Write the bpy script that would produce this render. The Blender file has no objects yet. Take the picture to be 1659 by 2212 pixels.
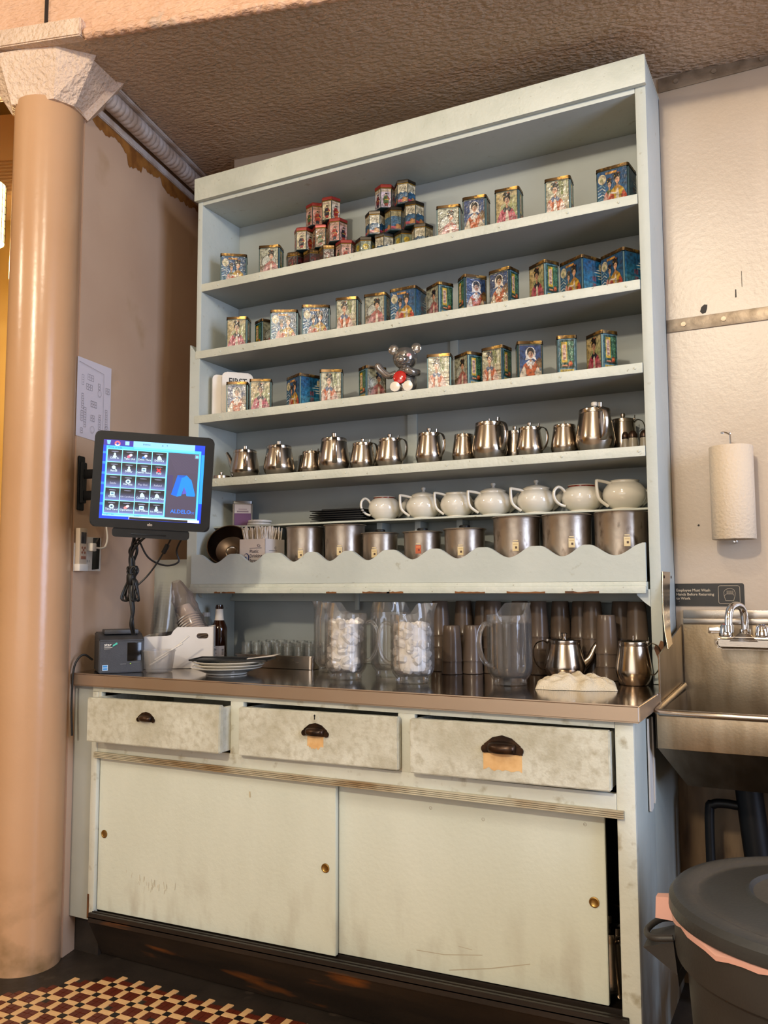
import bpy, bmesh, math, random
from mathutils import Vector, Matrix
random.seed(7)
S = bpy.context.scene
COL = S.collection
PI = math.pi

# ------------------------------------------------------------------ camera, world, lights, exposure
cam = bpy.data.cameras.new('camera')
co = bpy.data.objects.new('camera', cam)
COL.objects.link(co)
R_ = Matrix(((0.889528, 0.043291, 0.454825), (0.456864, -0.075602, -0.886318), (-0.003984, 0.996198, -0.087028)))
co.matrix_world = Matrix.Translation((2.09969, -2.52102, 1.17847)) @ R_.to_4x4()
cam.sensor_fit = 'VERTICAL'
cam.sensor_height = 36.0
cam.lens = 1843.745 / 2212 * 36
cam.clip_start = 0.05
S.camera = co

world = bpy.data.worlds.new('world')
S.world = world
world.use_nodes = True
world.node_tree.nodes['Background'].inputs[0].default_value = (0.9, 0.75, 0.6, 1)
world.node_tree.nodes['Background'].inputs[1].default_value = 0.25


def lamp(name, kind, loc, energy, col, size=0.15, aim=None, size_y=None):
    l = bpy.data.lights.new(name, kind)
    l.energy = energy
    l.color = col
    if kind == 'AREA':
        l.size = size
        if size_y:
            l.shape = 'RECTANGLE'
            l.size_y = size_y
    else:
        l.shadow_soft_size = size
    o = bpy.data.objects.new(name, l)
    COL.objects.link(o)
    o.location = loc
    if aim:
        o.rotation_euler = (Vector(aim) - Vector(loc)).to_track_quat('-Z', 'Y').to_euler()
    return o


WARM = (1.0, 0.885, 0.69)
lamp('ceiling_lamp', 'POINT', (1.45, -2.35, 3.16), 50, WARM, 0.10)
lamp('ceiling_lamp', 'POINT', (4.4, -2.6, 3.05), 46, WARM, 0.12)
lamp('ceiling_lamp', 'POINT', (-1.8, -3.1, 3.2), 80, WARM, 0.12)
lamp('ceiling_lamp', 'POINT', (1.5, -5.6, 3.6), 470, WARM, 0.12)
lamp('window_daylight', 'AREA', (5.6, -1.9, 2.0), 165, (0.56, 0.70, 1.0), 1.5, (0, -0.2, 1.8), 2.6)
lamp('cool_fill', 'AREA', (1.5, -7.0, 1.7), 62, (0.80, 0.90, 1.0), 4.5, (1.5, 0, 1.8), 2.2)  # added cool fill from behind the camera, no window stands there
lamp('alcove_lamp', 'POINT', (-1.36, 0.10, 2.70), 40, (1.0, 0.72, 0.34), 0.05)

S.view_settings.view_transform = 'Standard'
S.view_settings.look = 'None'
S.view_settings.gamma = 1
S.view_settings.use_curve_mapping = False
S.view_settings.exposure = 0.12
S.cycles.use_denoising = True
S.cycles.max_bounces = 8
S.cycles.transparent_max_bounces = 24
S.cycles.caustics_reflective = False
S.cycles.caustics_refractive = False
S.cycles.sample_clamp_indirect = 6.0


# ------------------------------------------------------------------ helpers
def lin(h):
    if isinstance(h, str):
        h = h.lstrip('#')
        h = tuple(int(h[i:i + 2], 16) / 255 for i in (0, 2, 4))
    return tuple((x / 12.92 if x <= 0.04045 else ((x + 0.055) / 1.055) ** 2.4) for x in h[:3]) + (1.0,)


def M(name, col, rough=0.5, metal=0.0, col2=None, vs=6.0, lo=0.4, hi=0.65, stretch=None, col3=None, vs3=20.0, lo3=0.62,
      hi3=0.7, bump=0.0, bs=60.0, bdet=4.0, bstretch=None, spec=0.5, coat=0.0, trans=0.0, ior=1.45, emit=0.0, alpha=1.0, sss=0.0,
      zfade=None, rvar=0.0, aniso=0.0, bd=0.004):
    """Principled material; col2 blends in by noise, col3 by a second noise (optionally only where object z is between zfade)."""
    m = bpy.data.materials.new(name)
    m.use_nodes = True
    nt = m.node_tree
    N, L = nt.nodes, nt.links
    b = N['Principled BSDF']
    b.inputs['Roughness'].default_value = rough
    b.inputs['Metallic'].default_value = metal
    b.inputs['Specular IOR Level'].default_value = spec
    b.inputs['Coat Weight'].default_value = coat
    b.inputs['Coat Roughness'].default_value = 0.08
    b.inputs['Transmission Weight'].default_value = trans
    b.inputs['IOR'].default_value = ior
    b.inputs['Alpha'].default_value = alpha
    b.inputs['Anisotropic'].default_value = aniso
    if sss:
        b.inputs['Subsurface Weight'].default_value = sss
        b.inputs['Subsurface Radius'].default_value = (0.01, 0.008, 0.006)
    if emit:
        b.inputs['Emission Color'].default_value = lin(col)
        b.inputs['Emission Strength'].default_value = emit
    tc = N.new('ShaderNodeTexCoord')

    def noise(scale, st, det=4.0):
        v = tc.outputs['Object']
        if st:
            mp = N.new('ShaderNodeMapping')
            mp.inputs['Scale'].default_value = st
            L.new(v, mp.inputs[0])
            v = mp.outputs[0]
        n = N.new('ShaderNodeTexNoise')
        n.inputs['Scale'].default_value = scale
        n.inputs['Detail'].default_value = det
        L.new(v, n.inputs['Vector'])
        return n.outputs['Fac']

    def ramp(f, a, c):
        r = N.new('ShaderNodeMapRange')
        r.inputs['From Min'].default_value = a
        r.inputs['From Max'].default_value = c
        L.new(f, r.inputs['Value'])
        return r.outputs[0]

    def mix(f, a, c):
        x = N.new('ShaderNodeMix')
        x.data_type = 'RGBA'
        L.new(f, x.inputs[0])
        if isinstance(a, tuple):
            x.inputs[6].default_value = a
        else:
            L.new(a, x.inputs[6])
        x.inputs[7].default_value = c
        return x.outputs[2]
    cur = lin(col)
    b.inputs['Base Color'].default_value = cur
    if col2:
        cur = mix(ramp(noise(vs, stretch), lo, hi), cur, lin(col2))
    if col3:
        f = ramp(noise(vs3, stretch), lo3, hi3)
        if zfade:
            sp = N.new('ShaderNodeSeparateXYZ')
            L.new(tc.outputs['Object'], sp.inputs[0])
            g = ramp(sp.outputs['Z'], zfade[0], zfade[1])
            mu = N.new('ShaderNodeMath')
            mu.operation = 'MULTIPLY'
            L.new(f, mu.inputs[0])
            L.new(g, mu.inputs[1])
            f = mu.outputs[0]
        cur = mix(f, cur, lin(col3))
    if not isinstance(cur, tuple):
        L.new(cur, b.inputs['Base Color'])
    if bump:
        bn = N.new('ShaderNodeBump')
        bn.inputs['Strength'].default_value = bump
        bn.inputs['Distance'].default_value = bd
        L.new(noise(bs, bstretch, bdet), bn.inputs['Height'])
        L.new(bn.outputs[0], b.inputs['Normal'])
    if rvar:
        rr = N.new('ShaderNodeMapRange')
        rr.inputs['To Min'].default_value = max(0.02, rough - rvar)
        rr.inputs['To Max'].default_value = rough + rvar
        L.new(noise(14, None), rr.inputs['Value'])
        L.new(rr.outputs[0], b.inputs['Roughness'])
    return m


def film(name, col, opacity=0.12, rough=0.05, gloss=1.0, white=0.0):
    """Thin clear plastic / glass: mostly see-through, with a fresnel gloss and a little body colour."""
    m = bpy.data.materials.new(name)
    m.use_nodes = True
    nt = m.node_tree
    N, L = nt.nodes, nt.links
    N.remove(N['Principled BSDF'])
    out = N['Material Output']
    t = N.new('ShaderNodeBsdfTransparent')
    t.inputs[0].default_value = lin(col)
    d = N.new('ShaderNodeBsdfDiffuse')
    d.inputs[0].default_value = (0.8, 0.78, 0.76, 1) if white else lin(col)
    g = N.new('ShaderNodeBsdfGlossy')
    g.inputs['Roughness'].default_value = rough
    lw = N.new('ShaderNodeLayerWeight')
    lw.inputs[0].default_value = 0.35
    a = N.new('ShaderNodeMixShader')
    a.inputs[0].default_value = opacity
    L.new(t.outputs[0], a.inputs[1])
    L.new(d.outputs[0], a.inputs[2])
    mu = N.new('ShaderNodeMath')
    mu.operation = 'MULTIPLY'
    mu.inputs[1].default_value = 0.55 * gloss
    L.new(lw.outputs['Fresnel'], mu.inputs[0])
    c = N.new('ShaderNodeMixShader')
    L.new(mu.outputs[0], c.inputs[0])
    L.new(a.outputs[0], c.inputs[1])
    L.new(g.outputs[0], c.inputs[2])
    L.new(c.outputs[0], out.inputs[0])
    return m


def print_mat(name, rough=0.4, emit=0.0, coat=0.0, metal=0.0, wear=1.0, top=1.0, bump=0.0):
    m = bpy.data.materials.new(name)
    m.use_nodes = True
    N, L = m.node_tree.nodes, m.node_tree.links
    b = N['Principled BSDF']
    a = N.new('ShaderNodeVertexColor')
    a.layer_name = 'Col'
    tc = N.new('ShaderNodeTexCoord')
    n1 = N.new('ShaderNodeTexNoise')
    n1.inputs['Scale'].default_value = 90
    n1.inputs['Detail'].default_value = 5
    L.new(tc.outputs['Object'], n1.inputs['Vector'])
    mr = N.new('ShaderNodeMapRange')
    mr.inputs['From Min'].default_value, mr.inputs['From Max'].default_value = 0.35, 0.62
    mr.inputs['To Min'].default_value, mr.inputs['To Max'].default_value = wear, top
    L.new(n1.outputs['Fac'], mr.inputs['Value'])
    mx = N.new('ShaderNodeMix')
    mx.data_type, mx.blend_type = 'RGBA', 'MULTIPLY'
    mx.inputs[0].default_value = 1.0
    L.new(a.outputs[0], mx.inputs[6])
    L.new(mr.outputs[0], mx.inputs[7])
    L.new(mx.outputs[2], b.inputs['Base Color'])
    if bump:
        n2 = N.new('ShaderNodeTexNoise')
        n2.inputs['Scale'].default_value = 70
        L.new(tc.outputs['Object'], n2.inputs['Vector'])
        bn = N.new('ShaderNodeBump')
        bn.inputs['Strength'].default_value = bump
        bn.inputs['Distance'].default_value = 0.004
        L.new(n2.outputs['Fac'], bn.inputs['Height'])
        L.new(bn.outputs[0], b.inputs['Normal'])
        L.new(bn.outputs[0], b.inputs['Coat Normal'])
    b.inputs['Roughness'].default_value = rough
    b.inputs['Coat Weight'].default_value = coat
    b.inputs['Metallic'].default_value = metal
    if emit:
        b.inputs['Base Color'].default_value = (0, 0, 0, 1)
        L.remove(b.inputs['Base Color'].links[0])
        L.new(a.outputs[0], b.inputs['Emission Color'])
        b.inputs['Emission Strength'].default_value = emit
    return m


def place(o, parent=None, loc=None, rotz=None):
    COL.objects.link(o)
    if parent:
        o.parent = parent
    if loc:
        o.location = loc
    if rotz is not None:
        o.rotation_euler = (0, 0, rotz)
    return o


def mk(name, bm, mat, parent=None, smooth=True, angle=38, label=None, loc=None, rotz=None):
    bmesh.ops.recalc_face_normals(bm, faces=bm.faces[:])
    me = bpy.data.meshes.new(name)
    bm.to_mesh(me)
    bm.free()
    for m in (mat if isinstance(mat, (list, tuple)) else [mat]):
        me.materials.append(m)
    if smooth:
        me.shade_smooth()
        me.set_sharp_from_angle(angle=math.radians(angle))
    o = place(bpy.data.objects.new(name, me), parent, loc, rotz)
    if label:
        o['label'] = label
    return o


def inst(name, src, parent=None, loc=None, rotz=None):
    return place(bpy.data.objects.new(name, src.data), parent, loc, rotz)


def tag(o, label, cat, group=None):
    o['label'] = label
    o['category'] = cat
    if group:
        o['group'] = group
    return o


def thing(name, label, cat, loc=(0, 0, 0), rotz=0.0, group=None):
    o = bpy.data.objects.new(name, None)
    o.empty_display_size = 0.05
    return tag(place(o, None, loc, rotz), label, cat, group)


def struct(o):
    o['kind'] = 'structure'
    return o


def dup(root, loc, rotz=0.0, label=None, group=None):
    r = place(root.copy(), None, loc, rotz)
    if label:
        r['label'] = label
    if group:
        r['group'] = group
    for ch in list(root.children):
        c = ch.copy()
        COL.objects.link(c)
        c.parent = r
        for g in list(ch.children):
            d = g.copy()
            COL.objects.link(d)
            d.parent = c
    return r


def B():
    return bmesh.new()


def box(bm, x0, x1, y0, y1, z0, z1, bev=0.0, seg=2):
    vs = [bm.verts.new(p) for p in ((x0, y0, z0), (x1, y0, z0), (x1, y1, z0), (x0, y1, z0), (x0, y0, z1), (x1, y0, z1), (x1, y1, z1), (x0, y1, z1))]
    fs = [bm.faces.new([vs[i] for i in f]) for f in ((0, 3, 2, 1), (4, 5, 6, 7), (0, 1, 5, 4), (1, 2, 6, 5), (2, 3, 7, 6), (3, 0, 4, 7))]
    if bev:
        es = list({e for f in fs for e in f.edges})
        bmesh.ops.bevel(bm, geom=es, offset=bev, segments=seg, affect='EDGES', profile=0.6)
    return vs


def hexa(bm, pts, bev=0.0):
    """Box from 8 points: 4 bottom (ccw), 4 top."""
    vs = [bm.verts.new(p) for p in pts]
    fs = [bm.faces.new([vs[i] for i in f]) for f in ((0, 3, 2, 1), (4, 5, 6, 7), (0, 1, 5, 4), (1, 2, 6, 5), (2, 3, 7, 6), (3, 0, 4, 7))]
    if bev:
        bmesh.ops.bevel(bm, geom=list({e for f in fs for e in f.edges}), offset=bev, segments=2, affect='EDGES')


def prism(bm, poly, d0, d1, axis='y'):
    """Extrude a closed polygon of (a, z) along axis y (or (x, y) along z)."""
    def P(a, b, d):
        return (a, d, b) if axis == 'y' else ((d, a, b) if axis == 'x' else (a, b, d))
    v0 = [bm.verts.new(P(a, b, d0)) for a, b in poly]
    v1 = [bm.verts.new(P(a, b, d1)) for a, b in poly]
    n = len(poly)
    bm.faces.new(v0)
    bm.faces.new(list(reversed(v1)))
    for i in range(n):
        bm.faces.new((v0[i], v1[i], v1[(i + 1) % n], v0[(i + 1) % n]))


def lathe(bm, prof, n=32, c=(0, 0, 0), mod=None, a0=0.0, cap=True):
    """Revolve (r, z) profile; mod(angle, r, z) may bend a ring."""
    rings = []
    for r, z in prof:
        if r < 1e-6:
            rings.append([bm.verts.new((c[0], c[1], c[2] + z))])
            continue
        ring = []
        for i in range(n):
            a = a0 + 2 * PI * i / n
            rr, zz = mod(a, r, z) if mod else (r, z)
            ring.append(bm.verts.new((c[0] + rr * math.cos(a), c[1] + rr * math.sin(a), c[2] + zz)))
        rings.append(ring)
    for A, C in zip(rings, rings[1:]):
        if len(A) == 1 and len(C) == 1:
            continue
        for i in range(n):
            j = (i + 1) % n
            if len(A) == 1:
                bm.faces.new((A[0], C[j], C[i]))
            elif len(C) == 1:
                bm.faces.new((A[i], A[j], C[0]))
            else:
                bm.faces.new((A[i], A[j], C[j], C[i]))
    if cap:
        for ring in (rings[0], rings[-1]):
            if len(ring) > 2:
                bm.faces.new(ring)


def tube(bm, pts, r, n=10, ry=None, side=None, cap=True):
    """Sweep an ellipse (r across side vector, ry other way) along pts; r may be a list."""
    pts = [Vector(p) for p in pts]
    rings = []
    up = Vector(side) if side else None
    prev = None
    for i, p in enumerate(pts):
        t = (pts[min(i + 1, len(pts) - 1)] - pts[max(i - 1, 0)]).normalized()
        if up is not None:
            s = (up - t * up.dot(t)).normalized()
        else:
            if prev is None:
                a = Vector((0, 0, 1)) if abs(t.z) < 0.9 else Vector((1, 0, 0))
                s = t.cross(a).normalized()
            else:
                s = (prev - t * prev.dot(t)).normalized()
            prev = s
        q = t.cross(s)
        ra = r[i] if isinstance(r, (list, tuple)) else r
        rb = (ry[i] if isinstance(ry, (list, tuple)) else ry) if ry is not None else ra
        rings.append([bm.verts.new(p + s * ra * math.cos(2 * PI * k / n) + q * rb * math.sin(2 * PI * k / n)) for k in range(n)])
    for A, C in zip(rings, rings[1:]):
        for k in range(n):
            bm.faces.new((A[k], A[(k + 1) % n], C[(k + 1) % n], C[k]))
    if cap:
        bm.faces.new(rings[0])
        bm.faces.new(rings[-1])


def spline(pts, n=6):
    """Catmull-Rom through points."""
    P = [Vector(p) for p in pts]
    P = [P[0] * 2 - P[1]] + P + [P[-1] * 2 - P[-2]]
    out = []
    for i in range(1, len(P) - 2):
        for k in range(n):
            t = k / n
            a, b, c, d = P[i - 1], P[i], P[i + 1], P[i + 2]
            out.append(0.5 * ((2 * b) + (c - a) * t + (2 * a - 5 * b + 4 * c - d) * t * t + (3 * b - a - 3 * c + d) * t ** 3))
    out.append(P[-2])
    return out


def ball(bm, c, rx, ry=None, rz=None, n=16):
    ry = ry or rx
    rz = rz or rx
    r = bmesh.ops.create_uvsphere(bm, u_segments=n, v_segments=max(6, n // 2), radius=1.0)
    for v in r['verts']:
        v.co = Vector((c[0] + v.co.x * rx, c[1] + v.co.y * ry, c[2] + v.co.z * rz))


def rrect(x0, x1, z0, z1, r, n=5):
    out = []
    for cx, cz, a in ((x1 - r, z1 - r, 0), (x0 + r, z1 - r, 90), (x0 + r, z0 + r, 180), (x1 - r, z0 + r, 270)):
        for k in range(n + 1):
            t = math.radians(a + 90 * k / n)
            out.append((cx + r * math.cos(t), cz + r * math.sin(t)))
    return out


FONT_CACHE = {}


def text_geo(s, bold=False):
    k = (s, bold)
    if k not in FONT_CACHE:
        cu = bpy.data.curves.new('t', 'FONT')
        cu.body = s
        cu.size = 1.0
        cu.resolution_u = 2
        if bold:
            cu.offset = 0.018
        o = bpy.data.objects.new('t', cu)
        me = o.to_mesh()
        FONT_CACHE[k] = ([(v.co.x, v.co.y) for v in me.vertices], [tuple(p.vertices) for p in me.polygons])
        o.to_mesh_clear()
        bpy.data.objects.remove(o)
        bpy.data.curves.remove(cu)
    return FONT_CACHE[k]


class Print:
    """Flat coloured artwork in the x-z plane facing -y; each layer lies a hair in front of the one before."""
    def __init__(s, eps=0.00004):
        s.v, s.f, s.c, s.k, s.eps = [], [], [], 0, eps
        s.clip = (9.0, 9.0)

    def add(s, pts, faces, col, same=False):
        if not same:
            s.k += 1
        o = len(s.v)
        X, Z = s.clip
        s.v += [(min(max(x, -X), X), -s.k * s.eps, min(max(z, 0 if Z < 9 else -9), Z)) for x, z in pts]
        for f in faces:
            s.f.append(tuple(o + i for i in f))
            s.c.append(lin(col))

    def poly(s, pts, col, same=False):
        s.add(pts, [tuple(range(len(pts)))], col, same)

    def rect(s, x0, x1, z0, z1, col, same=False):
        s.poly([(x0, z0), (x1, z0), (x1, z1), (x0, z1)], col, same)

    def ell(s, cx, cz, rx, rz, col, rot=0.0, n=14, same=False):
        c, q = math.cos(rot), math.sin(rot)
        s.poly([(cx + rx * math.cos(2 * PI * i / n) * c - rz * math.sin(2 * PI * i / n) * q,
                 cz + rx * math.cos(2 * PI * i / n) * q + rz * math.sin(2 * PI * i / n) * c) for i in range(n)], col, same)

    def line(s, pts, w, col):
        s.k += 1
        for (x0, z0), (x1, z1) in zip(pts, pts[1:]):
            l = math.hypot(x1 - x0, z1 - z0) or 1
            nx, nz = -(z1 - z0) / l * w / 2, (x1 - x0) / l * w / 2
            s.add([(x0 - nx, z0 - nz), (x1 - nx, z1 - nz), (x1 + nx, z1 + nz), (x0 + nx, z0 + nz)], [(0, 1, 2, 3)], col, True)

    def frame(s, x0, x1, z0, z1, w, col):
        s.line([(x0, z0), (x1, z0), (x1, z1), (x0, z1), (x0, z0)], w, col)

    def text(s, t, x, z, size, col, align='C', bold=False, sx=1.0, rot=0.0):
        v, f = text_geo(t, bold)
        if not v:
            return
        w = max(a for a, _ in v) + min(a for a, _ in v)
        dx = {'C': -w / 2, 'L': 0, 'R': -w}[align]
        c, q = math.cos(rot), math.sin(rot)
        P = [((a + dx) * size * sx, b * size) for a, b in v]
        s.add([(x + a * c - b * q, z + a * q + b * c) for a, b in P], f, col)

    def build(s, name, mat, parent=None, loc=None, rotz=None):
        me = bpy.data.meshes.new(name)
        me.from_pydata(s.v, [], s.f)
        ca = me.color_attributes.new('Col', 'FLOAT_COLOR', 'CORNER')
        i = 0
        for f, c in zip(s.f, s.c):
            for _ in f:
                ca.data[i].color = c
                i += 1
        me.materials.append(mat)
        return place(bpy.data.objects.new(name, me), parent, loc, rotz)


# ------------------------------------------------------------------ materials
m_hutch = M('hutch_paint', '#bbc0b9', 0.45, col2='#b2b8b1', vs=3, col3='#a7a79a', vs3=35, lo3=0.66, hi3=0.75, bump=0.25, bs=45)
m_hutch_in = M('hutch_inner_tone', '#9da29f', 0.5, col2='#939895', vs=2.5, bump=0.15, bs=30)  # darker grey for the back panel and all shelf faces but the fronts
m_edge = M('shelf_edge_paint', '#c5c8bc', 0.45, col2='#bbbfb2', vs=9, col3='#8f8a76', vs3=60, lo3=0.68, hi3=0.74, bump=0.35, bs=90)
m_base = M('base_paint', '#cccec2', 0.5, col2='#c2c3b5', vs=5, col3='#a39d88', vs3=26, lo3=0.6, hi3=0.75, bump=0.25, bs=70)
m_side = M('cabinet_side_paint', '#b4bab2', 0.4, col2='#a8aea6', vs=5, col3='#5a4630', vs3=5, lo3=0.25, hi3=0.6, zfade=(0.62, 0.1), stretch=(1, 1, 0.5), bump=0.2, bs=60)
m_drawer = M('drawer_paint', '#cbcbbd', 0.55, col2='#aaa692', vs=9, lo=0.35, hi=0.75, col3='#a39d88', vs3=60, lo3=0.45, hi3=0.8, stretch=(0.8, 1, 0.8), bump=0.25, bs=160)
m_door = M('door_paint', '#cfd3c5', 0.5, col2='#c6cabb', vs=4, stretch=(1, 1, 0.35), col3='#9c9180', vs3=16, lo3=0.5, hi3=0.95, zfade=(0.40, 0.18), bump=0.15, bs=80)
m_bare = M('bare_wood', '#d9b27c', 0.6, col2='#c89a62', vs=30)
m_wornwood = M('worn_wood', '#7a4c22', 0.6, col2='#4a2c14', vs=20)
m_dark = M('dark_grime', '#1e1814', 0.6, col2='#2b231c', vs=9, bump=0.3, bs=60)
m_toe = M('toe_board_paint', '#1d1713', 0.45, col2='#2a211a', vs=6, col3='#7b461c', vs3=3.2, lo3=0.63, hi3=0.72, stretch=(0.6, 1, 3.5), bump=0.3, bs=40)
m_track = M('track_wood', '#b9b29a', 0.5, col2='#8d7350', vs=12, stretch=(0.4, 1, 1))
m_brass = M('brass', '#a5834a', 0.35, 1.0)
m_bronze = M('oil_bronze', '#2c211b', 0.3, 0.7, col2='#493526', vs=40)
m_steel = M('brushed_steel', '#b5aa9c', 0.26, 1.0, rvar=0.06, bump=0.03, bs=40, bstretch=(1, 1, 18))
m_teapot = M('teapot_steel', '#b3a798', 0.2, 1.0, rvar=0.05, bump=0.03, bs=20, bstretch=(1, 1, 0.06))
m_chrome = M('chrome', '#d5d2cd', 0.08, 1.0)
m_counter = M('counter_steel', '#b3a69a', 0.13, 1.0, rvar=0.04, bump=0.02, bs=8, bstretch=(0.4, 12, 6))
m_apron = M('brushed_apron_steel', '#bba894', 0.42, 0.9, rvar=0.05, bump=0.03, bs=8, bstretch=(0.4, 12, 6))
m_sink = M('sink_steel', '#a3937c', 0.36, 1.0, col2='#85735a', vs=7, stretch=(2.5, 1, 0.5), rvar=0.08, bump=0.06, bs=140)
m_alu = M('dull_aluminium', '#b0a495', 0.34, 0.85, col2='#85776a', vs=9, lo=0.42, hi=0.6, stretch=(1, 1, 0.6), col3='#5a4c40', vs3=30, lo3=0.58, hi3=0.72, bump=0.12, bs=50, rvar=0.08)
m_wall_l = M('tan_wall_paint', '#c9aa8f', 0.55, col2='#c09f84', vs=1.6, col3='#a98760', vs3=3.5, lo3=0.62, hi3=0.8, bump=0.08, bs=60)
m_wall_b = M('cream_panel', '#bba995', 0.30, col2='#b29e87', vs=1.8, col3='#c2a377', vs3=4, lo3=0.66, hi3=0.8, bump=0.12, bs=90, spec=0.5)
m_strip = M('wall_strip_paint', '#9d8c78', 0.4, 0.5, col2='#7d6d5a', vs=20, bump=0.15, bs=60)
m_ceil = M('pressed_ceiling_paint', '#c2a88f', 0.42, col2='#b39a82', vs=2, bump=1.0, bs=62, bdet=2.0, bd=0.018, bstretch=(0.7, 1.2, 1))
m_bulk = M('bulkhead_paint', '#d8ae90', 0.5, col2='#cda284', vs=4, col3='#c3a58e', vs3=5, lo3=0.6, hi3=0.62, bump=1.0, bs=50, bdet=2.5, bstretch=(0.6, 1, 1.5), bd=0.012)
m_capital = M('capital_paint', '#d9bfa8', 0.5, col2='#cdb29b', vs=6, bump=1.0, bs=62, bdet=2.5, bd=0.012)
m_mould = M('moulding_paint', '#cfc4bc', 0.5, col2='#b49e8c', vs=14, bump=0.5, bs=70)
m_column = M('column_gloss_paint', '#be9672', 0.24, col2='#b68d68', vs=1.5, col3='#806544', vs3=12, lo3=0.45, hi3=0.75, zfade=(0.35, 0.0), bump=0.10, bs=50)
m_rust = M('water_stain', '#a06a2e', 0.6, col2='#7d4c1d', vs=18, bump=0.4, bs=60)
m_yellow = M('far_wall_paint', '#e0b566', 0.6, col2='#d6a855', vs=2)
m_black = M('black_plastic', '#0d0d0e', 0.45, col2='#111112', vs=30, spec=0.35)
m_charcoal = M('printer_plastic', '#3a3a3c', 0.45, col2='#343436', vs=30, bump=0.1, bs=400)
m_blackgloss = M('glossy_black', '#0b0b0c', 0.12)
m_cable = M('cable_rubber', '#101112', 0.45)
m_white = M('white_plastic', '#d9d2c8', 0.4, col2='#d1c9be', vs=10)
m_china = M('white_china', '#dcd6c9', 0.12, coat=0.6, col2='#d3ccbd', vs=3)
m_redband = M('red_glaze', '#7d2f22', 0.2, col2='#5d1e16', vs=120)
m_paper = M('white_paper', '#d8cfc4', 0.8, col2='#cfc4b6', vs=5)
m_towelroll = M('paper_towel', '#d2bfa6', 0.9, bump=0.5, bs=120, bdet=1.0)
m_rag = M('terry_cloth', '#e0d2b8', 0.95, col2='#d2c2a4', vs=14, bump=0.9, bs=350)
m_card = M('straw_box_card', '#d8cbc0', 0.7)
m_lidgold = M('tin_lid_brass', '#4a3822', 0.32, 0.8, col2='#a58040', vs=45, lo=0.5, hi=0.62)
m_lidred = M('tin_lid_red', '#7c2620', 0.3, 0.3)
m_lidblack = M('tin_lid_dark', '#2a241c', 0.3, 0.6)
m_rimgold = M('gold_rim', '#c9a044', 0.25, 1.0)
m_tinbody = M('tin_body', '#2f4a52', 0.35, 0.4)
m_print = print_mat('printed_tin', 0.33, coat=0.25, wear=0.22, top=0.80, bump=0.5)
m_flat = print_mat('flat_print', 0.6)
m_screen = print_mat('screen_image', emit=1.35)
m_glass = film('clear_glass', '#f8f9f8', 0.04)
m_pitcher = film('clear_pitcher_plastic', '#fbfaf8', 0.05, white=1.0)
m_cupclear = film('clear_cup_plastic', '#fefefe', 0.006, rough=.09, gloss=.22, white=1.0)
m_bag = film('thin_bag_plastic', '#eadfd8', 0.07, 0.15, white=1.0)
m_tub = film('frosted_tub_plastic', '#f2f0ee', 0.13, 0.2, 0.6, white=1.0)
m_water = film('water', '#b9b1a8', 0.08, 0.02)
m_binwhite = M('bin_plastic', '#d6cfc6', 0.4, col2='#cdc5bb', vs=6)
m_ice = M('ice', '#f2eeec', 0.2, col2='#dedad8', vs=40, spec=0.7)
m_tumbler = film('smoke_brown_plastic', '#8c7868', 0.42, 0.22, 0.9)
m_beer = M('amber_glass', '#2a1206', 0.08, coat=0.5)
m_bin = M('trash_plastic', '#343230', 0.5, col2='#2c2a29', vs=5, bump=0.1, bs=200)
m_binlid = M('trash_lid_plastic', '#37393a', 0.42, col2='#2f3132', vs=5, bump=0.15, bs=150)
m_pink = M('pink_bin_bag', '#dcaa9c', 0.5)
m_greydark = M('gap_panel_paint', '#a3a6a0', 0.5, col2='#999c97', vs=5)
m_red = M('red_plastic', '#b0201c', 0.15, coat=0.5)
m_tilew = M('cream_floor_tile', '#dcb27e', 0.35, col2='#d0a470', vs=25)
m_tiler = M('oxblood_floor_tile', '#5a2415', 0.35, col2='#4a1c10', vs=20)
m_tileb = M('black_floor_tile', '#1a1512', 0.4, col2='#241d18', vs=20)
m_floorfar = M('far_tile_floor', '#938576', 0.4, col2='#837363', vs=3)
m_floor = M('dark_worn_floor', '#241e19', 0.5, col2='#2f2822', vs=7, col3='#4b4138', vs3=10, lo3=0.64, hi3=0.75, bump=0.3, bs=40)
m_roomwall = M('room_wall_paint', '#a2927f', 0.7, col2='#958672', vs=1)
m_lightface = M('lamp_glow', '#ffd78c', 0.5, emit=6.0)

# ------------------------------------------------------------------ the setting
WP = Vector((-0.119, -0.464, 0))
WD = Vector((math.cos(math.radians(104)), math.sin(math.radians(104)), 0))
WN = Vector((WD.y, -WD.x, 0))


def wl(s, z, d=0.0):
    """Point on the left wall: s along it from the column, height z, d out of the wall."""
    p = WP + WD * s + WN * d
    return (p.x, p.y, z)


def cz(x, y):
    return 2.831 - 0.077 * (x - 1.675) + 0.018 * (y - 0.248)


YB = 0.25
bm = B()
box(bm, -6, 6.2, -7.2, -2.2, -0.06, 0.002)
struct(mk('floor', bm, m_floorfar, smooth=False))
bm = B()
box(bm, -6, 6.2, -2.2, 1.8, -0.06, 0)
floor = struct(mk('floor', bm, m_floor, smooth=False))

# mosaic tiles: cream bars round squares of four oxblood tiles, black tile where bars meet
T0, TA, TB = Vector((0.0373, -0.7476)), Vector((0.0652, 0.0012)), Vector((-0.0042, 0.0668))


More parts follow.
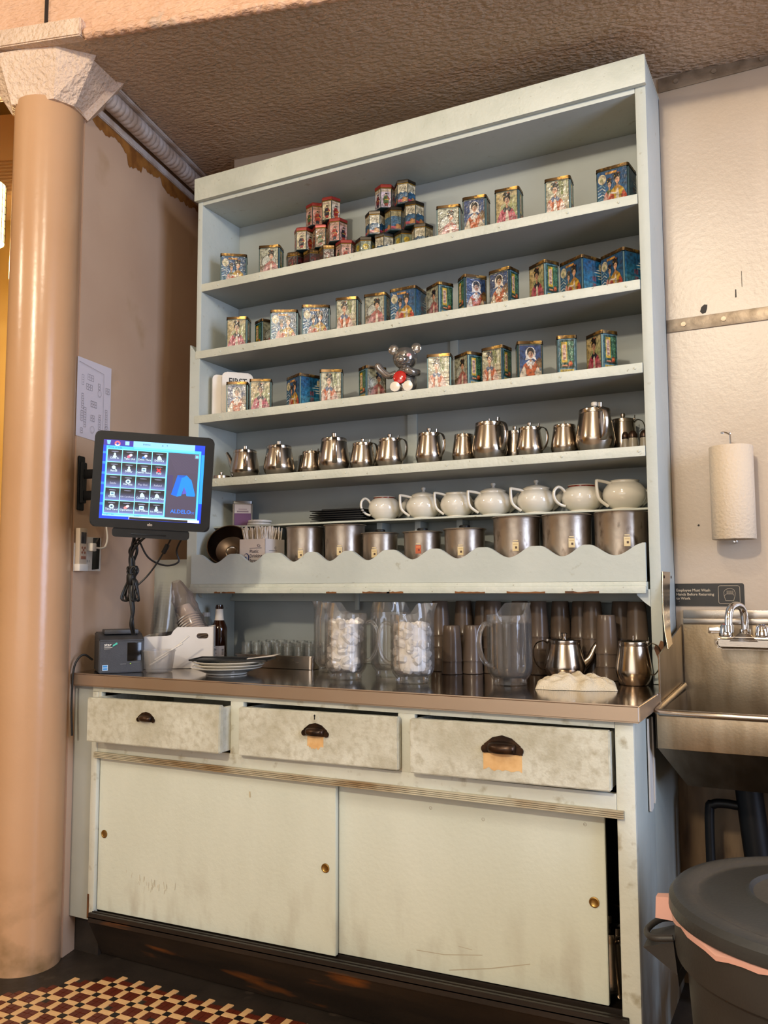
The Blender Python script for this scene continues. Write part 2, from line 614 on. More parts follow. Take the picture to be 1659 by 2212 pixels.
def tile_mesh(name, w, h, mat):
    b = B()
    g = 0.0006
    t = 0.003
    e = 0.0007
    v = [(g, g, 0), (w - g, g, 0), (w - g, h - g, 0), (g, h - g, 0), (g + e, g + e, t), (w - g - e, g + e, t), (w - g - e, h - g - e, t), (g + e, h - g - e, t)]
    hexa(b, v)
    bmesh.ops.delete(b, geom=[min(b.faces, key=lambda f: f.calc_center_median().z)], context='FACES')
    o = mk(name, b, mat, floor, smooth=False)
    return o


u = 0.0220
protos = {}
tiles_far = {'w': [], 'r': [], 'b': []}
KIND = {'bar_x': ('cream_tile', 2 * u, u, m_tilew), 'bar_y': ('cream_tile', u, 2 * u, m_tilew), 'red': ('oxblood_tile', u, u, m_tiler), 'black': ('black_tile', u, u, m_tileb)}
ang = math.atan2(TA.y, TA.x)
rt = random.Random(3)


def add_tile(kind, p, near):
    name, w, h, mat = KIND[kind]
    jz = rt.uniform(-0.0006, 0.0004)
    ja = ang + rt.uniform(-0.012, 0.012)
    if near:
        if kind not in protos:
            o = protos[kind] = tile_mesh(name, w, h, mat)
        else:
            o = inst(name, protos[kind], floor)
        o.location = (p.x, p.y, jz)
        o.rotation_euler = (0, 0, ja)
    else:
        tiles_far['w' if 'bar' in kind else 'r' if kind == 'red' else 'b'].append((p, w, h))


def in_tiles(p):
    edge = -0.505 + 0.012 * math.sin(p.x * 9) + 0.05 * max(0, p.x - 0.2)
    return p.y < edge and p.y < -0.505 + (p.x - 0.12) * 1.02 + 0.01 * math.sin(p.y * 30)


def seen(p):
    d = Vector((p.x, p.y, 0)) - co.location
    q = R_.transposed() @ d
    if q.z > -0.2:
        return False
    x, y = 829.5 + 1843.7 * q.x / -q.z, 1106 - 1843.7 * q.y / -q.z
    return -25 < x < 1700 and y < 2240


for i in range(-14, 46):
    for j in range(-22, 6):
        o2 = T0 + TA * i + TB * j
        ex, ey = TA / 3, TB / 3
        for kind, a, c in (('black', 0, 0), ('bar_x', 1, 0), ('bar_y', 0, 1), ('red', 1, 1), ('red', 2, 1), ('red', 1, 2), ('red', 2, 2)):
            p = o2 + ex * a + ey * c
            if (Vector((p.x + .2025, p.y + .5442))).length < 0.135:
                continue
            if in_tiles(p + (ex + ey) * 0.5) and rt.random() > (0.04 if kind != 'bar_x' else 0.015):
                add_tile(kind, p, seen(p))
for k, mt, nm in (('w', m_tilew, 'cream_tile_field'), ('r', m_tiler, 'oxblood_tile_field'), ('b', m_tileb, 'black_tile_field')):
    b = B()
    for p, w, h in tiles_far[k]:
        vs = [b.verts.new((p.x + x * math.cos(ang) - y * math.sin(ang), p.y + x * math.sin(ang) + y * math.cos(ang), z)) for z, e in ((0, .0006), (0.003, .0013)) for x, y in ((e, e), (w - e, e), (w - e, h - e), (e, h - e))]
        for f in ((4, 5, 6, 7), (0, 1, 5, 4), (1, 2, 6, 5), (2, 3, 7, 6), (3, 0, 4, 7)):
            b.faces.new([vs[q] for q in f])
    mk(nm, b, mt, floor, smooth=False)['kind'] = 'stuff'

# walls
bm = B()
box(bm, -0.02, 6.2, YB, YB + 0.15, 0, 4.0)
wall_back = struct(mk('wall_back', bm, m_wall_b, smooth=False))
bm = B()
prism(bm, [wl(0.0, 0)[:2], wl(1.56, 0)[:2], wl(1.56, 0, -0.1)[:2], wl(0.0, 0, -0.1)[:2]], 0, 3.08, 'z')
wall_left = struct(mk('wall_left', bm, m_wall_l, smooth=False))
bm = B()
box(bm, -0.62, 0.0, 0.95, 1.0, 0, 3.1)
box(bm, -0.05, -0.02, YB + 0.15, 0.95, 0, 3.1)
struct(mk('wall_added_recess', bm, m_wall_l, smooth=False))  # added deep recess that keeps the gap left of the shelf unit dark
bm = B()
box(bm, -6, -0.35, 1.0, 1.1, 0, 4.0)
struct(mk('wall_far', bm, m_yellow, smooth=False))
bm = B()
box(bm, -6.1, -6.0, -7.2, 1.1, 0, 4.2)
struct(mk('wall_far', bm, m_yellow, smooth=False))
bm = B()
box(bm, 6.1, 6.2, -7.2, 0.4, 0, 4.2)
struct(mk('wall_right', bm, m_roomwall, smooth=False))
bm = B()
box(bm, -6, 6.2, -7.3, -7.2, 0, 4.2)
struct(mk('wall_front', bm, m_roomwall, smooth=False))
bm = B()
box(bm, -6, 6.2, -7.2, 1.1, 4.0, 4.1)
struct(mk('ceiling', bm, m_roomwall, smooth=False))

# lowered ceiling over the serving corner, with its lit front face
ED = Vector((0.9868, 0.1617))
E0 = Vector((0.066, -0.634))


def ep(t):
    p = E0 + ED * t
    return (p.x, p.y)


bm = B()
x0, y0 = ep(-5.0)
x1, y1 = ep(5.0)
low = [ep(-0.16), (x1, y1), (x1, 1.0), wl(1.5, 0)[:2], wl(0.05, 0, -0.02)[:2]]
pb = [bm.verts.new((x, y, cz(x, y))) for x, y in low]
pt = [bm.verts.new((x, y, 4.05)) for x, y in low]
bm.faces.new(pb)
bm.faces.new(list(reversed(pt)))
for i in range(5):
    bm.faces.new((pb[i], pt[i], pt[(i + 1) % 5], pb[(i + 1) % 5]))
bm.faces.ensure_lookup_table()
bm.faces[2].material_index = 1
soffit = struct(mk('ceiling', bm, [m_ceil, m_bulk], smooth=False))

bm = B()
q = []
for z in (0, 1):
    for t_, d in ((-5.0, 0), (-0.158, 0), (-0.158, 0.26), (-5.0, 0.26)):
        p = Vector(ep(t_)) + Vector((-ED.y, ED.x)) * d
        q.append((p.x, p.y, 4.05 if z else cz(*ep(t_)) ))
hexa(bm, q)
struct(mk('trim_8', bm, m_bulk, smooth=False))
# bead along the soffit edge and the flat block band left of it
bm = B()
pts = []
rr = []
for i in range(0, 260):
    t = -0.0 + i * 0.012
    x, y = ep(t)
    pts.append((x - 0.0 + 0.006 * ED.y, y - 0.006, cz(x, y) + 0.014))
    rr.append(0.018 + 0.0022 * math.sin(i * 1.9))
tube(bm, pts, rr, 10)
struct(mk('trim_1', bm, m_bulk))
bm = B()
a = Vector(ep(-3.0))
c = Vector(ep(-0.01))
nrm = Vector((ED.y, -ED.x))
q = []
for z in (0.0, 0.062):
    for p, d in ((a, 0.028), (c, 0.028), (c, -0.01), (a, -0.01)):
        pp = p + nrm * d
        q.append((pp.x, pp.y, cz(p.x, p.y) + z))
hexa(bm, q, 0.004)
struct(mk('trim_2', bm, m_capital))
# panel joint on the bulkhead
bm = B()
for t0_, w_ in ((-0.16, 0.004),):
    x, y = ep(t0_)
    box(bm, x - w_ / 2, x + w_ / 2, y - 0.012, y + 0.01, cz(x, y) + 0.066, 3.6)
struct(mk('trim_3', bm, m_dark, smooth=False))

# rope moulding where left wall meets ceiling, stain below it
bm = B()
pts, rr = [], []
for i in range(250):
    s = 0.03 + i * 0.0038
    p = wl(s, 0, 0.042)
    pts.append((p[0], p[1], cz(p[0], p[1]) - 0.042))
    rr.append(0.030 + 0.0045 * abs(math.sin(i * 0.42)))
tube(bm, pts, rr, 12)
for d, z0, z1 in ((0.012, -0.105, -0.075), (0.085, -0.014, 0.0)):
    q = []
    for z in (z0, z1):
        for s, dd in ((0.02, d), (1.0, d), (1.0, -0.002 if d < .05 else d - .03), (0.02, -0.002 if d < .05 else d - .03)):
            p = wl(s, 0, dd)
            q.append((p[0], p[1], cz(p[0], p[1]) + z))
    hexa(bm, q, 0.003)
struct(mk('trim_4', bm, m_mould))
bm = B()
rs = random.Random(5)
up, dn = [], []
for i in range(75):
    s = 0.03 + i * 0.0122
    p = wl(s, 0)
    zc = cz(p[0], p[1]) - 0.10
    dep = 0.018 + 0.02 * abs(math.sin(i * 0.23)) + rs.uniform(0, 0.012) + (0.045 if 20 < i < 30 else 0) + (0.02 if 42 < i < 58 else 0)
    up.append((s, zc))
    dn.append((s, zc - dep))
vu = [bm.verts.new(wl(s, z, 0.0035)) for s, z in up]
vd = [bm.verts.new(wl(s, z, 0.0012)) for s, z in dn]
for i in range(74):
    bm.faces.new((vu[i], vd[i], vd[i + 1], vu[i + 1]))
struct(mk('trim_5', bm, m_rust))

# metal strips on the back wall panels
for i, (z0, z1) in enumerate(((2.775, 2.822), (1.976, 2.017))):
    bm = B()
    if i == 0:
        hexa(bm, [(1.69, YB - .006, 2.79), (5, YB - .006, 2.80), (5, YB, 2.80), (1.69, YB, 2.79), (1.69, YB - .006, 2.832), (5, YB - .006, 2.72), (5, YB, 2.72), (1.69, YB, 2.832)])
        bm.free()
        bm = B()
    box(bm, 1.69, 5.5, YB - 0.005, YB, z0, z1, 0.0015)
    st = struct(mk('trim_%d' % (6 + i), bm, m_strip))
    for x in ((1.745, 1.86, 2.0) if i == 0 else (1.742, 1.86, 2.05)):
        b = B()
        lathe(b, [(0, -.003), (.006, -.003), (.0075, 0), (.0075, .002)], 12)
        o = mk('screw', b, m_strip, st)
        o.location = (x, YB - 0.006, (z0 + z1) / 2)
        o.rotation_euler = (PI / 2, 0, 0)
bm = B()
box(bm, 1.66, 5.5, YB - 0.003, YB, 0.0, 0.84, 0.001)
struct(mk('wall_back', bm, M('stained_shaded_panel', '#7a6246', 0.45, col2='#523c26', vs=5, stretch=(2, 1, 0.5), col3='#3a2a1a', vs3=9, lo3=0.5, hi3=0.7, bump=0.1, bs=50)))  # brown stains, with the shade under the sink also darkened into the colour
# hole and marks in the upper panel
bm = B()
prism(bm, [(1.803 + a, 2.037 + b_) for a, b_ in ((-.011, -.006), (-.004, -.014), (.006, -.011), (.010, .002), (.011, .013), (.002, .015), (-.007, .008))], YB - 0.0008, YB + 0.001)
prism(bm, [(1.765 + .0035 * math.cos(k), 1.362 + .0035 * math.sin(k)) for k in range(6)], YB - 0.0008, YB + 0.001)
prism(bm, [(1.895, 2.06), (1.899, 2.06), (1.899, 2.085), (1.896, 2.085)], YB - 0.0008, YB + 0.001)
prism(bm, [(1.915, 2.09), (1.9165, 2.09), (1.9165, 2.14), (1.915, 2.14)], YB - 0.0008, YB + 0.001)
o = struct(mk('wall_marks', bm, m_dark, wall_back, smooth=False))

# column and its flared capital
CX, CY = -0.2025, -0.5442
bm = B()
lathe(bm, [(0.1115, 0.0), (0.1115, 0.02), (0.1109, 0.05), (0.1109, 2.81)], 64)
column = struct(mk('column', bm, m_column, loc=(CX, CY, 0)))
bm = B()
ztop = cz(CX, CY) - 0.004
bot, mid, top = [], [], []
for sx, sy in ((1, -.5), (1, .5), (.5, 1), (-.5, 1), (-1, .5), (-1, -.5), (-.5, -1), (.5, -1)):
    n_, t_ = sx * 0.222, sy * 0.222
    if t_ < 0:
        t_ *= 0.60
    p = WN * n_ + WD * t_
    l = Vector((p.x, p.y)).normalized()
    bot.append(bm.verts.new((l.x * 0.124, l.y * 0.124, 2.795)))
    top.append(bm.verts.new((p.x, p.y, ztop)))
fs = []
for i in range(8):
    fs.append(bm.faces.new((bot[i], bot[(i + 1) % 8], top[(i + 1) % 8], top[i])))
bm.faces.new(bot)
bm.faces.new(top)
bmesh.ops.recalc_face_normals(bm, faces=bm.faces[:])
bmesh.ops.inset_individual(bm, faces=[fs[0], fs[2], fs[4]], thickness=0.016, depth=-0.022)
cap = struct(mk('capital', bm, m_capital, column, angle=25))

# ------------------------------------------------------------------ base cabinet
YF = -0.443
base = thing('base_cabinet', 'pale green painted base cabinet with three open drawers and two sliding doors', 'cabinet', (0, 0, 0))


def part(name, bm, mat, parent=base, **k):
    return mk(name, bm, mat, parent, **k)


def zb(x):
    return 0.157 + 0.022 * x


bm = B()
box(bm, -0.138, -0.036, YF + 0.008, YF + 0.028, 0.12, 0.859, 0.002)
part('filler_panel', bm, m_greydark)
bm = B()
box(bm, -0.036, -0.010, YF - 0.002, YF + 0.018, 0.125, 0.8415, 0.004)
part('stile', bm, m_base)
bm = B()
box(bm, -0.0365, -0.028, YF - 0.0035, YF, 0.13, 0.205, 0.002)
part('bare_patch', bm, m_wornwood)
bm = B()
box(bm, -0.036, 1.644, YF, YF + 0.018, 0.842, 0.859, 0.001)
part('top_rail', bm, m_base)
bm = B()
box(bm, -0.010, 1.644, YF, YF + 0.018, 0.652, 0.690, 0.001)
part('middle_rail', bm, m_base)
for x0, x1 in ((-0.010, 0.002), (0.520, 0.566), (1.073, 1.122)):
    bm = B()
    box(bm, x0, x1, YF, YF + 0.018, 0.690, 0.842, 0.001)
    part('stile', bm, m_base)
bm = B()
box(bm, 1.644, 1.688, YF, YF + 0.02, 0.0, 0.859, 0.004)
part('stile', bm, m_base)
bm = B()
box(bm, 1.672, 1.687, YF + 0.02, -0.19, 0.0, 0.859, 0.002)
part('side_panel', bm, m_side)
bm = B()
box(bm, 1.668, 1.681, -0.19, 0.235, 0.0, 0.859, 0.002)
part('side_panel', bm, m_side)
bm = B()
box(bm, -0.13, 1.672, YF + 0.03, 0.235, 0.13, 0.142)
part('bottom_board', bm, m_dark)
bm = B()
box(bm, -0.10, 1.672, 0.225, 0.235, 0.142, 0.859)
part('back_board', bm, m_dark)
bm = B()
box(bm, -0.10, 1.672, YF + 0.45, 0.22, 0.640, 0.655)
part('dust_board', bm, m_dark)
# ridged upper track
bm = B()
for k in range(4):
    z = 0.6345 + k * 0.0047
    hexa(bm, [(-0.016, YF - 0.012, z), (1.662, YF - 0.012, z + .002), (1.662, YF + .02, z + .002), (-0.016, YF + .02, z),
              (-0.016, YF - 0.012, z + .0034), (1.662, YF - 0.012, z + .0056), (1.662, YF + .02, z + .0056), (-0.016, YF + .02, z + .0034)], 0.0006)
part('upper_track', bm, m_track)
bm = B()
for k, (ya, yb_) in enumerate(((-0.462, -0.452), (-0.447, -0.438), (-0.414, -0.408))):
    hexa(bm, [(-0.014, ya, zb(0) - .018), (1.66, ya, zb(1.66) - .018), (1.66, yb_, zb(1.66) - .018), (-0.014, yb_, zb(0) - .018),
              (-0.014, ya, zb(0) - .002), (1.66, ya, zb(1.66) - .002), (1.66, yb_, zb(1.66) - .002), (-0.014, yb_, zb(0) - .002)], 0.001)
hexa(bm, [(-0.014, -0.462, zb(0) - .03), (1.66, -0.462, zb(1.66) - .03), (1.66, -.39, zb(1.66) - .03), (-0.014, -.39, zb(0) - .03),
          (-0.014, -0.462, zb(0) - .014), (1.66, -0.462, zb(1.66) - .014), (1.66, -.39, zb(1.66) - .014), (-0.014, -.39, zb(0) - .014)])
part('lower_track', bm, m_toe)
bm = B()
hexa(bm, [(-0.03, -0.385, 0), (1.70, -0.385, 0), (1.70, -.35, 0), (-0.03, -.35, 0),
          (-0.03, -0.452, zb(0) - .028), (1.645, -0.452, zb(1.66) - .028), (1.645, -.41, zb(1.66) - .028), (-0.03, -.41, zb(0) - .028)], 0.004)
part('toe_board', bm, m_toe)
bm = B()
box(bm, -0.14, -0.03, -0.40, -0.385, 0.0, 0.125)
part('toe_board', bm, m_dark)


def finger_pull(par, x, y, z):
    b = B()
    lathe(b, [(0.0, -0.0006), (0.0080, -0.0010), (0.0098, -0.0022), (0.0125, -0.0015), (0.0125, 0.001)], 20)
    o = mk('finger_pull', b, m_brass, par, label='round brass finger pull')
    o.location = (x, y, z)
    o.rotation_euler = (PI / 2, 0, 0)
    o.rotation_euler = (-PI / 2, 0, 0)


for x0, x1, y, pulls in ((-0.008, 0.874, -0.432, ((0.018, 0.394), (0.842, 0.405))), (0.864, 1.607, -0.410, ((1.578, 0.424),))):
    bm = B()
    hexa(bm, [(x0, y, zb(x0)), (x1, y, zb(x1)), (x1, y + .014, zb(x1)), (x0, y + .014, zb(x0)),
              (x0, y, 0.637), (x1, y, 0.639), (x1, y + .014, 0.639), (x0, y + .014, 0.637)], 0.0015)
    d = part('sliding_door', bm, m_door)
    for px, pz in pulls:
        finger_pull(d, px, y - 0.0005, pz)
    P = Print()
    if y > -0.42:
        for pts, w in (([(1.107, .228), (1.187, .231), (1.291, .249)], .0022), ([(1.199, .195), (1.313, .221), (1.416, .251)], .0026), ([(1.226, .259), (1.264, .257)], .0016)):
            P.line(pts, w, '#b0a995')
        for x_, z_ in ((1.151, .596), (1.298, .584), (1.56, .603)):
            P.ell(x_, z_, .0042, .0042, '#8f8a78', n=12)
            P.ell(x_, z_, .0030, .0030, '#cfd3c5', n=12)
            P.ell(x_, z_, .0010, .0010, '#4a4438', n=8)
    else:
        rp = random.Random(9)
        for k in range(26):
            x_, z_ = .21 + rp.gauss(0, .04), .276 + rp.gauss(0, .012)
            P.line([(x_, z_), (x_ + rp.uniform(-.004, .004), z_ - rp.uniform(.008, .022))], .0012, rp.choice(('#b5ac98', '#a99f8a', '#bdb5a2')))
        P.line([(.585, .585), (.586, .568)], .004, '#b9a988')
    P.build('scuff_marks', m_flat, d, (0, y - .0001, 0))['kind'] = 'stuff'


def cup_pull(par, x, y, z, s=1.0, patch=None):
    b = B()
    n = 20
    rows = []
    for j in range(9):
        e = -0.75 + j / 8 * (PI / 2 + 0.75)
        rows.append([b.verts.new((x - (0.029 * s) * math.cos(PI * i / n), y - 0.0005 - 0.019 * s * max(0.0, math.sin(PI * i / n)) ** .55 * math.cos(e), z + 0.0135 * s * math.sin(e) * max(0.0, math.sin(PI * i / n)) ** .35)) for i in range(n + 1)])
    for A, C in zip(rows, rows[1:]):
        for i in range(n):
            b.faces.new((A[i], A[i + 1], C[i + 1], C[i]))
    for sx in (-1, 1):
        tube(b, [(x + sx * 0.036 * s, y - 0.0002, z - 0.004), (x + sx * 0.036 * s, y - 0.004, z - 0.004)], 0.008 * s, 12)
    prism(b, [(x - 0.042 * s, z - 0.011 * s), (x + 0.042 * s, z - 0.011 * s), (x + 0.038 * s, z + 0.006 * s), (x + 0.02 * s, z + 0.02 * s), (x, z + 0.025 * s), (x - 0.02 * s, z + 0.02 * s), (x - 0.038 * s, z + 0.006 * s)], y - 0.0018, y)
    mk('cup_pull', b, m_bronze, par, angle=60, label='dark bronze cup pull')
    if patch:
        b = B()
        rp = random.Random(int(x * 100))
        w, h0, h1 = patch
        pts = [(x - w, z - 0.008)] + [(x - w + 2 * w * k / 14, z - h1 + rp.uniform(-.004, .004) - (0.004 if 3 < k < 11 else 0)) for k in range(15)] + [(x + w, z - 0.008)]
        prism(b, pts, y - 0.0007, y)
        mk('bare_patch', b, m_bare, par, smooth=False, label='patch worn to bare wood under the pull')


for n_, (x0, x1, y, z0, z1, px, pz, sc, patch) in enumerate((
        (0.000, 0.526, -0.502, 0.694, 0.834, 0.247, 0.781, 0.82, None),
        (0.567, 1.085, -0.468, 0.692, 0.833, 0.830, 0.778, 1.0, (0.026, 0, 0.040)),
        (1.122, 1.639, -0.476, 0.696, 0.838, 1.376, 0.780, 1.25, (0.050, 0, 0.052)))):
    bm = B()
    zr = 0.005
    hexa(bm, [(x0, y, z0), (x1, y, z0 + zr), (x1, y + .02, z0 + zr), (x0, y + .02, z0), (x0, y, z1 - .003), (x1, y, z1 + .002), (x1, y + .02, z1 + .002), (x0, y + .02, z1 - .003)], 0.003)
    box(bm, x0 + 0.004, x0 + 0.016, y + .02, y + 0.40, z0 + 0.006, z1 - 0.006, 0.001)
    box(bm, x1 - 0.016, x1 - 0.004, y + .02, y + 0.40, z0 + 0.006, z1 - 0.006, 0.001)
    box(bm, x0 + 0.012, x1 - 0.012, y + .39, y + 0.40, z0 + 0.006, z1 - 0.02)
    box(bm, x0 + 0.012, x1 - 0.012, y + .02, y + 0.40, z0 + 0.008, z0 + 0.014)
    d = part('drawer', bm, m_drawer)
    cup_pull(d, px, y, pz, sc, patch)
    if n_ == 1:
        b = B()
        tube(b, [(px - 0.002, y - 0.0001, pz + 0.040), (px - 0.002, y - 0.0012, pz + 0.040)], 0.011, 18)
        mk('keyhole_plate', b, m_drawer, d)
        b = B()
        prism(b, [(px - .0035, pz + .034), (px - .0005, pz + .034), (px - .0005, pz + .041), (px + .001, pz + .045), (px - .002, pz + .048), (px - .005, pz + .045), (px - .0035, pz + .041)], y - 0.0018, y - 0.001)
        mk('keyhole', b, m_black, d, smooth=False)

# steel worktop
bm = B()
prism(bm, [wl(0.0, 0, 0.004)[:2], (1.707, -0.464), (1.707, 0.244), wl(0.72, 0, 0.004)[:2]], 0.8595, 0.9, 'z')
bmesh.ops.bevel(bm, geom=[e for e in bm.edges if min(v.co.y for v in e.verts) < -0.4 or min(v.co.x for v in e.verts) > 1.6], offset=0.004, segments=3, affect='EDGES')
worktop = tag(mk('worktop', bm, [m_counter, m_apron]), 'stainless steel worktop on the green base cabinet', 'worktop')
for p in worktop.data.polygons:
    p.material_index = 0 if p.normal.z > 0.5 else 1
worktop['label'] = 'long stainless steel worktop lying on the pale green base cabinet'

# ------------------------------------------------------------------ hutch (shelf unit)
ZS = (2.3395, 2.0778, 1.8279, 1.5827)
TH = 0.031
hutch = thing('shelf_unit', 'tall pale green painted shelf unit standing on the steel worktop', 'shelf', (0, 0, 0.9))
HP = Matrix.Translation((0, 0, -0.9))


def hpart(name, bm, mat, **k):
    bmesh.ops.transform(bm, matrix=HP, verts=bm.verts[:])
    return mk(name, bm, mat, hutch, **k)


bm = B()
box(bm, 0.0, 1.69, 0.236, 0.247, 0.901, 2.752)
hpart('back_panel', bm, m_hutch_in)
bm = B()
box(bm, 0.0, 0.022, 0.0, 0.236, 2.06, 2.752, 0.0015)
hpart('left_side', bm, m_hutch)
bm = B()
hexa(bm, [(-0.030, 0, 0.901), (0.018, 0, 0.901), (0.018, 0.236, 0.901), (-0.030, 0.236, 0.901),
          (-0.030, 0, 2.108), (0.018, 0, 2.050), (0.018, 0.236, 2.050), (-0.030, 0.236, 2.108)], 0.0015)
hpart('left_side', bm, m_hutch)
bm = B()
box(bm, 1.658, 1.690, 0.0, 0.247, 0.901, 2.752, 0.003)
hpart('right_side', bm, m_hutch)
bm = B()
box(bm, 0.0225, 1.6575, 0.001, 0.2355, 2.652, 2.682, 0.001)
hpart('top_board', bm, m_hutch)
bm = B()
box(bm, -0.006, 1.693, -0.018, 0.0, 2.667, 2.757, 0.003)
hpart('top_rail', bm, m_edge)
bm = B()
box(bm, -0.002, 1.691, 0.0005, 0.248, 2.7525, 2.7565, 0.001)
hpart('roof_board', bm, m_edge)
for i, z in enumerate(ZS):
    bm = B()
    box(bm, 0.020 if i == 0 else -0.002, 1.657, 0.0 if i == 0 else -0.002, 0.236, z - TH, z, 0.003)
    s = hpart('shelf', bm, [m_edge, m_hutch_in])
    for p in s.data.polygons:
        p.material_index = 0 if p.normal.y < -0.5 else 1  # front faces take the edge colour, all others the darker grey
    for k in range(9):
        b = B()
        lathe(b, [(0, 0.0015), (0.003, 0.0015), (0.004, 0)], 8)
        o = mk('nail_head', b, m_edge, s)
        o.location = (0.1 + k * 0.19 + 0.02 * math.sin(k * 3 + i), -0.0005 if i == 0 else -0.0025, z - 0.9 - TH * 0.5)
        o.rotation_euler = (PI / 2, 0, 0)
bm = B()
box(bm, 0.785, 0.822, 0.229, 0.236, 1.59, ZS[2] - TH, 0.001)
hpart('batten', bm, m_hutch)
bm = B()
box(bm, 0.955, 0.985, 0.229, 0.236, ZS[2], ZS[1] - TH, 0.001)
hpart('batten', bm, m_hutch)
bm = B()
box(bm, 0.018, 1.657, 0.098, 0.236, 1.4045, 1.411, 0.001)
hpart('cubby_shelf', bm, m_edge)
for x in (0.25, 0.40, 0.545, 0.699, 0.849, 1.006, 1.16, 1.315, 1.48):
    bm = B()
    box(bm, x - 0.011, x + 0.011, 0.172, 0.236, 1.191, 1.4045, 0.0015)
    hpart('divider', bm, m_hutch)
bm = B()
box(bm, 0.004, 1.652, -0.02, 0.236, 1.166, 1.190, 0.003)
hpart('ledge', bm, m_edge)
bm = B()
box(bm, 0.004, 1.652, -0.030, -0.02, 1.156, 1.178, 0.004)
hpart('ledge_moulding', bm, m_edge)
# scalloped board
lows = ((0.115, .072), (0.281, .066), (0.458, .064), (0.604, .062), (0.752, .066), (0.916, .068), (1.075, .070), (1.244, .072), (1.410, .066), (1.566, .074))
pts = []
for k in range(421):
    x = 0.006 + k / 420 * 1.645
    z = 1.299
    for c, h in lows:
        if abs(x - c) < h:
            z -= 0.033 * (0.5 + 0.5 * math.cos(PI * (x - c) / h)) ** 0.8
    if x > 1.64:
        z = 1.301
    pts.append((x, z))
bm = B()
for (xa, za), (xb, zb_) in zip(pts, pts[1:]):
    pass
va = [[bm.verts.new((x, y, zz)) for x, z in pts for zz in (z,)] for y in (-0.016, -0.002)]
vb = [[bm.verts.new((x, y, 1.1905)) for x, z in pts] for y in (-0.016, -0.002)]
n = len(pts)
for i in range(n - 1):
    bm.faces.new((vb[0][i], vb[0][i + 1], va[0][i + 1], va[0][i]))
    bm.faces.new((va[0][i], va[0][i + 1], va[1][i + 1], va[1][i]))
    bm.faces.new((vb[1][i + 1], vb[1][i], va[1][i], va[1][i + 1]))
    bm.faces.new((vb[0][i], vb[1][i], vb[1][i + 1], vb[0][i + 1]))
for i in (0, n - 1):
    bm.faces.new((vb[0][i], va[0][i], va[1][i], vb[1][i]))
hpart('scalloped_board', bm, m_hutch)
bm = B()
box(bm, 0.018, 1.657, 0.205, 0.236, 1.125, 1.166, 0.002)
hpart('back_rail', bm, m_hutch)
bm = B()
hexa(bm, [(0.018, 0.02, 1.140), (0.034, 0.02, 1.140), (0.034, 0.2, 1.140), (0.018, 0.2, 1.140), (0.018, 0.0, 1.166), (0.034, 0.0, 1.166), (0.034, 0.2, 1.166), (0.018, 0.2, 1.166)], 0.002)
hpart('cleat', bm, m_hutch)
bm = B()
prism(bm, [(1.658, 1.168), (1.618, 1.168), (1.622, 1.150), (1.640, 1.132), (1.658, 1.118)], 0.0, 0.016)
hpart('corner_bracket', bm, m_hutch)
bm = B()
box(bm, 0.583, 0.600, 0.200, 0.2045, 1.095, 1.166, 0.001)
hpart('hanging_strap', bm, m_hutch)
# chipped bare spots along the ledge and on the right post
for x, w in ((0.14, .014), (0.19, .03), (0.62, .02), (0.79, .05), (0.86, .03), (1.12, .05), (1.3, .06), (1.47, .05)):
    bm = B()
    rp = random.Random(int(x * 99))
    prism(bm, [(x - w, 1.1565)] + [(x - w + 2 * w * k / 8, 1.1600 + rp.uniform(0, 0.0035)) for k in range(9)] + [(x + w, 1.1565)], -0.0306, -0.0298)
    hpart('paint_chip', bm, m_wornwood, smooth=False)
bm = B()
prism(bm, [(1.664, 1.000), (1.668, 1.012), (1.676, 1.008), (1.683, 1.024), (1.6905, 1.020), (1.6905, .958), (1.684, .952), (1.676, .957), (1.672, .978)], -0.0012, 0.001)
hpart('paint_chip', bm, m_wornwood, smooth=False)

# grey panel closing the gap between the wall and the shelf unit
gp = thing('gap_panel', 'narrow grey painted panel filling the gap left of the shelf unit above the worktop', 'panel', (-0.14, 0.075, 0.9))
bm = B()
box(bm, -0.118, 0.104, 0, 0.014, 0.001, 0.387, 0.002)
mk('board', bm, m_greydark, gp)
bm = B()
box(bm, 0.088, 0.104, -0.008, 0.0, 0.001, 0.387, 0.002)
mk('edge_strip', bm, m_greydark, gp)

# ------------------------------------------------------------------ printed tea tins
SKIN, SKIN2 = '#d9ab86', '#c08d6a'


